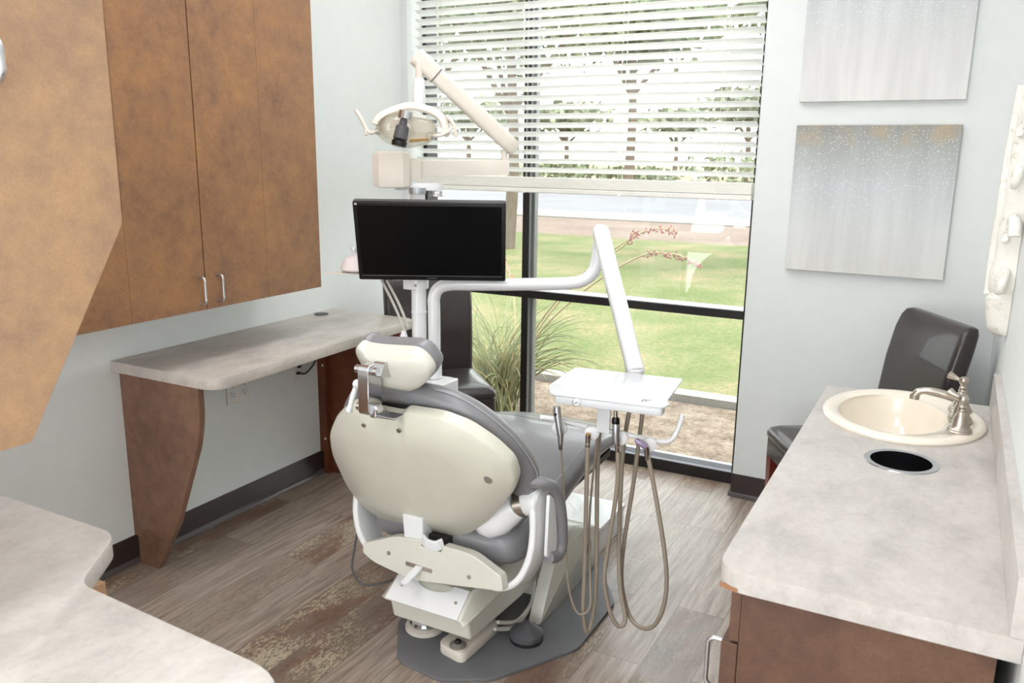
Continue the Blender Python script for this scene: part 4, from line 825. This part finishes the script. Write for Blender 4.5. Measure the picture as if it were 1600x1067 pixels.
for y_, z_, r_, s_ in ((-.862, 1.20, .042, 1), (-.745, 1.185, .036, -1), (-.868, 1.35, .046, -1), (-.738, 1.34, .040, 1), (-.862, 1.50, .042, 1), (-.742, 1.47, .036, -1), (-.858, 1.64, .04, -1), (-.745, 1.62, .034, 1)):
    sp2 = []
    for i in range(26):
        t = i / 25 * 4.6; rr = r_ * (1 - .8 * i / 25); sp2.append((W - .022 - .020 * (i / 25), y_ + .68 + rr * math.cos(t) * s_, z_ - .09 + rr * math.sin(t) * 1.35))
    b = B().tube(sp2, [.017 - .008 * i / 25 for i in range(26)], 10); b.build('scroll', M['distress'], wo, angle=80)
b = B().tube(catmull([(W - .062, -.12, 1.08), (W - .063, -.11, 1.21), (W - .060, -.132, 1.35), (W - .058, -.115, 1.49), (W - .050, -.122, 1.67)], 6), .012, 10); b.build('centre_rib', M['distress'], wo, angle=80)
# ------------------------------------------------------------------ outdoors
def ground(name, mat, x0, x1, y0, y1, z0, z1): return struct(B().box(x0, x1, y0, y1, z0, z1).build(name, mat, smooth=False))
def gmat(name, a, b_, c_, s1, s2, bump=.3, stretch=(1, 1, 1)):
    k = NT(name); v = k.coord(stretch); f = k.mix(.5, k.noise(v, s1, 5, .6), k.noise(v, s2, 4, .7))
    k.col(k.ramp(f, [(.38, lin(a)), (.5, lin(b_)), (.62, lin(c_))])); k.pr(.9, 0, .2); k.bump(k.noise(v, s2 * 2, 3), bump, .02); return k.m
M['gravel'] = gmat('tan_gravel', (92, 78, 66), (126, 112, 98), (150, 138, 124), 9, 42, .9)
M['grass'] = gmat('lawn_grass', (84, 98, 52), (104, 110, 72), (138, 122, 96), .9, 26, .8)
M['dirt'] = gmat('bare_brown_soil', (104, 90, 82), (116, 102, 92), (124, 112, 102), .6, 9)
M['road'] = gmat('asphalt_road', (106, 106, 109), (112, 112, 115), (118, 118, 121), .3, 20)
M['concrete'] = gmat('pale_concrete', (132, 128, 122), (140, 136, 130), (146, 142, 136), 2, 30)
M['drygrass'] = gmat('dry_field', (118, 114, 86), (136, 124, 104), (130, 126, 98), .12, 2)
ground('gravel_bed', M['gravel'], -30, 30, .86, 2.16, -.5, -.1)
ground('concrete_edging', M['concrete'], -30, 30, 2.17, 2.31, -.5, -.05)
ground('lawn', M['grass'], -50, 40, 2.32, 11.9, -.5, -.085)
ground('soil_strip', M['dirt'], -60, 50, 11.91, 15.9, -.5, -.09)
ground('roadside_kerb', M['concrete'], -80, 60, 15.91, 18.0, -.5, -.06)
ground('street', M['road'], -120, 90, 18.01, 29.5, -.5, -.12)
ground('far_kerb', M['concrete'], -120, 90, 29.51, 30.6, -.5, -.04)
ground('far_field', M['drygrass'], -220, 160, 30.61, 160, -.5, -.06)
struct(B().box(-1, 4, .85, 1.0, -.5, -.02).build('outer_sill', M['concrete'], smooth=False))
M['leaf'] = gmat('green_foliage', (92, 102, 78), (112, 120, 94), (132, 138, 112), 3, 30, 0)
M['leaf2'] = gmat('olive_foliage', (98, 106, 82), (118, 124, 100), (136, 140, 118), 3, 30, 0)
M['bark'] = gmat('tan_bark', (92, 80, 70), (108, 96, 84), (118, 106, 94), 4, 30, .6, (1, 1, .2))
rnd_ = random.Random(11)
def clump(b, c, r, n, s, rg_=None):
    """n small leaf quads scattered through an ellipsoid"""
    R_ = rg_ or rnd_
    for _ in range(n):
        while True:
            p = Vector((R_.uniform(-1, 1), R_.uniform(-1, 1), R_.uniform(-1, 1)))
            if p.length < 1: break
        p = Vector((c[0] + p.x * r[0], c[1] + p.y * r[1], c[2] + p.z * r[2])); u = Vector((R_.gauss(0, 1), R_.gauss(0, 1), R_.gauss(0, 1))).normalized(); v = u.orthogonal().normalized(); q2 = s * R_.uniform(.6, 1.3)
        vs = [b.bm.verts.new(p + u * q2), b.bm.verts.new(p + v * q2 * .5), b.bm.verts.new(p - u * q2), b.bm.verts.new(p - v * q2 * .5)]; b.bm.faces.new(vs)
def tree(x, y, h, r, label, mat, n=900, leaf=.22, name='shade_tree', trunk=.16, group=None):
    t = thing(name, label, 'tree', (x, y, -.08), group=group)
    b = B().tube(catmull([(x, y, -.1), (x + .08, y, h * .3), (x - .05, y + .1, h * .62), (x, y, h * .8)], 5), [trunk * (1 - .035 * i) for i in range(16)], 10)
    for a_ in (.5, 2.4, 4.3): b.tube([(x, y, h * .42), (x + math.cos(a_) * r * .35, y + math.sin(a_) * r * .35, h * .66), (x + math.cos(a_) * r * .55, y + math.sin(a_) * r * .55, h * .82)], [trunk * .5, trunk * .32, trunk * .12], 8)
    b.build('trunk', M['bark'], t)
    b = B()
    for i in range(9):
        a_ = i * 2.4; rr = r * .55 * math.sqrt(i / 9); clump(b, (x + math.cos(a_) * rr, y + math.sin(a_) * rr, h * (.72 + .06 * (i % 3))), (r * .5, r * .5, h * .17), n // 9, leaf)
    b.build('crown', mat, t, smooth=False); return t
def bush(x, y, w_, h, label, mat, n=260, group=None):
    t = thing('shrub', label, 'shrub', (x, y, -.06), group=group); b = B(); clump(b, (x, y, h * .5 - .06), (w_, w_ * .8, h * .52), n, .22); b.build('foliage', mat, t, smooth=False)
    B().cyl((x, y, -.08), (x, y, h * .5), .08, 8).build('stem', M['bark'], t); return t
tree(-4.05, 9.2, 4.9, 2.5, 'lawn tree with tan trunk seen beside the monitor', M['leaf2'], 3000, .085, trunk=.11)
tree(-8.6, 13.6, 6.2, 3.0, 'green tree on the soil strip behind the dental light', M['leaf2'], 2600, .12)
tree(.75, 9.0, 5.0, 2.6, 'green tree at the right end of the lawn behind the blind', M['leaf'], 3000, .085)
tree(-11.2, 34, 9.5, 5.2, 'tallest tree across the street in the middle of the blind', M['leaf'], 1500, .36, 'distant_tree', .26, 'trees across the street')
for x, y, h, r, lab in ((-26.5, 45, 5.0, 4.0, 'distant green tree across the street, leftmost of the row, behind the dental light arm'), (-19.9, 46, 4.6, 3.2, 'distant round tree across the street seen just right of the window mullion'), (-15.9, 56, 4.8, 3.6, 'farthest small tree across the street behind the tallest tree'), (-8.6, 46, 5.4, 3.9, 'distant green tree across the street, rightmost of the row')):
    tree(x, y, h, r, lab, M['leaf2'], 700, .30, 'distant_tree', .2, 'trees across the street')
for x, y, w_, h, lab in ((-17.2, 39, 2.6, 1.1, 'low scrub bush across the street, left one of three'), (-12.4, 38.5, 2.3, .9, 'low scrub bush across the street, middle one of three'), (-7.4, 38, 2.8, 1.7, 'low scrub bush across the street, right and largest of three')):
    bush(x, y, w_, h, lab, M['leaf'], 300, 'scrub bushes across the street')
# red yucca outside the left bay
yu = thing('red_yucca', 'red yucca with arching grassy leaves and pink flower stalks outside the window', 'plant', (.12, 1.45, -.1))
M['blade'] = plain('yucca_blade', (150, 156, 116), .6, vary=.2, scale=5); M['bladeY'] = plain('yellowing_blade', (166, 156, 110), .6, vary=.12, scale=5)
M['stalk'] = plain('pale_flower_stalk', (186, 172, 138), .6); M['bloom'] = plain('coral_pink_bloom', (188, 134, 128), .5, vary=.1, scale=40)
R2 = random.Random(5)
def blades(n, lo, hi, w_):
    b = B()
    for i in range(n):
        a_ = R2.uniform(0, 2 * math.pi); L = R2.uniform(lo, hi); lean = R2.uniform(.15, 1.0); x, y, z = .10 + R2.gauss(0, .06), 1.42 + R2.gauss(0, .05), -.1
        pts = []; th = math.radians(90 - 28 * lean)
        for j in range(9):
            pts.append((x, max(y, 1.06), max(z, -.09))); s_ = L / 8; x += math.cos(a_) * math.cos(th) * s_; y += math.sin(a_) * math.cos(th) * s_; z += math.sin(th) * s_; th -= (.12 + .20 * lean) * (.4 + j * .12)
        b.tube(pts, .004, flat=[(w_ * (1 - .85 * j / 8), .0011) for j in range(9)], up=(math.sin(a_), -math.cos(a_), 0.01))
    return b
blades(160, .55, .95, .0065).build('leaves', M['blade'], yu)
blades(60, .45, .85, .0065).build('dry_leaves', M['bladeY'], yu)
for pts, fl0 in (([(.14, 1.42, -.05), (.36, 1.40, .40), (.68, 1.38, .72), (1.00, 1.35, .93), (1.20, 1.33, .955), (1.33, 1.32, .915)], .62), ([(.12, 1.42, -.05), (.34, 1.44, .42), (.62, 1.46, .78), (.88, 1.46, 1.00), (1.05, 1.46, 1.075), (1.16, 1.46, 1.06)], .66), ([(.10, 1.40, -.05), (.36, 1.36, .44), (.66, 1.32, .80), (.92, 1.30, .985), (.985, 1.29, 1.07)], .80), ([(.12, 1.46, -.05), (.16, 1.50, .40), (.10, 1.55, .72), (.0, 1.58, .86)], .6), ([(.10, 1.46, -.05), (.22, 1.50, .38), (.30, 1.55, .62), (.34, 1.58, .70)], .6)):
    cp_ = catmull(pts, 8); s_ = B().tube(cp_, [.0075 - .0045 * i / (len(cp_) - 1) for i in range(len(cp_))], 8).build('flower_stalk', M['stalk'], yu)
    b = B(); i0 = int(len(cp_) * fl0)
    for i in range(i0, len(cp_)):
        for _ in range(3): 
            p = cp_[i] + Vector((R2.gauss(0, .010), R2.gauss(0, .010), R2.gauss(-.004, .010))); b.lathe([(.001, -.010), (.0045, -.004), (.005, .004), (.002, .010)], T(*p) @ rx(R2.uniform(-1, 1)) @ ry(R2.uniform(-1, 1)), 6)
    b.build('blossoms', M['bloom'], s_)
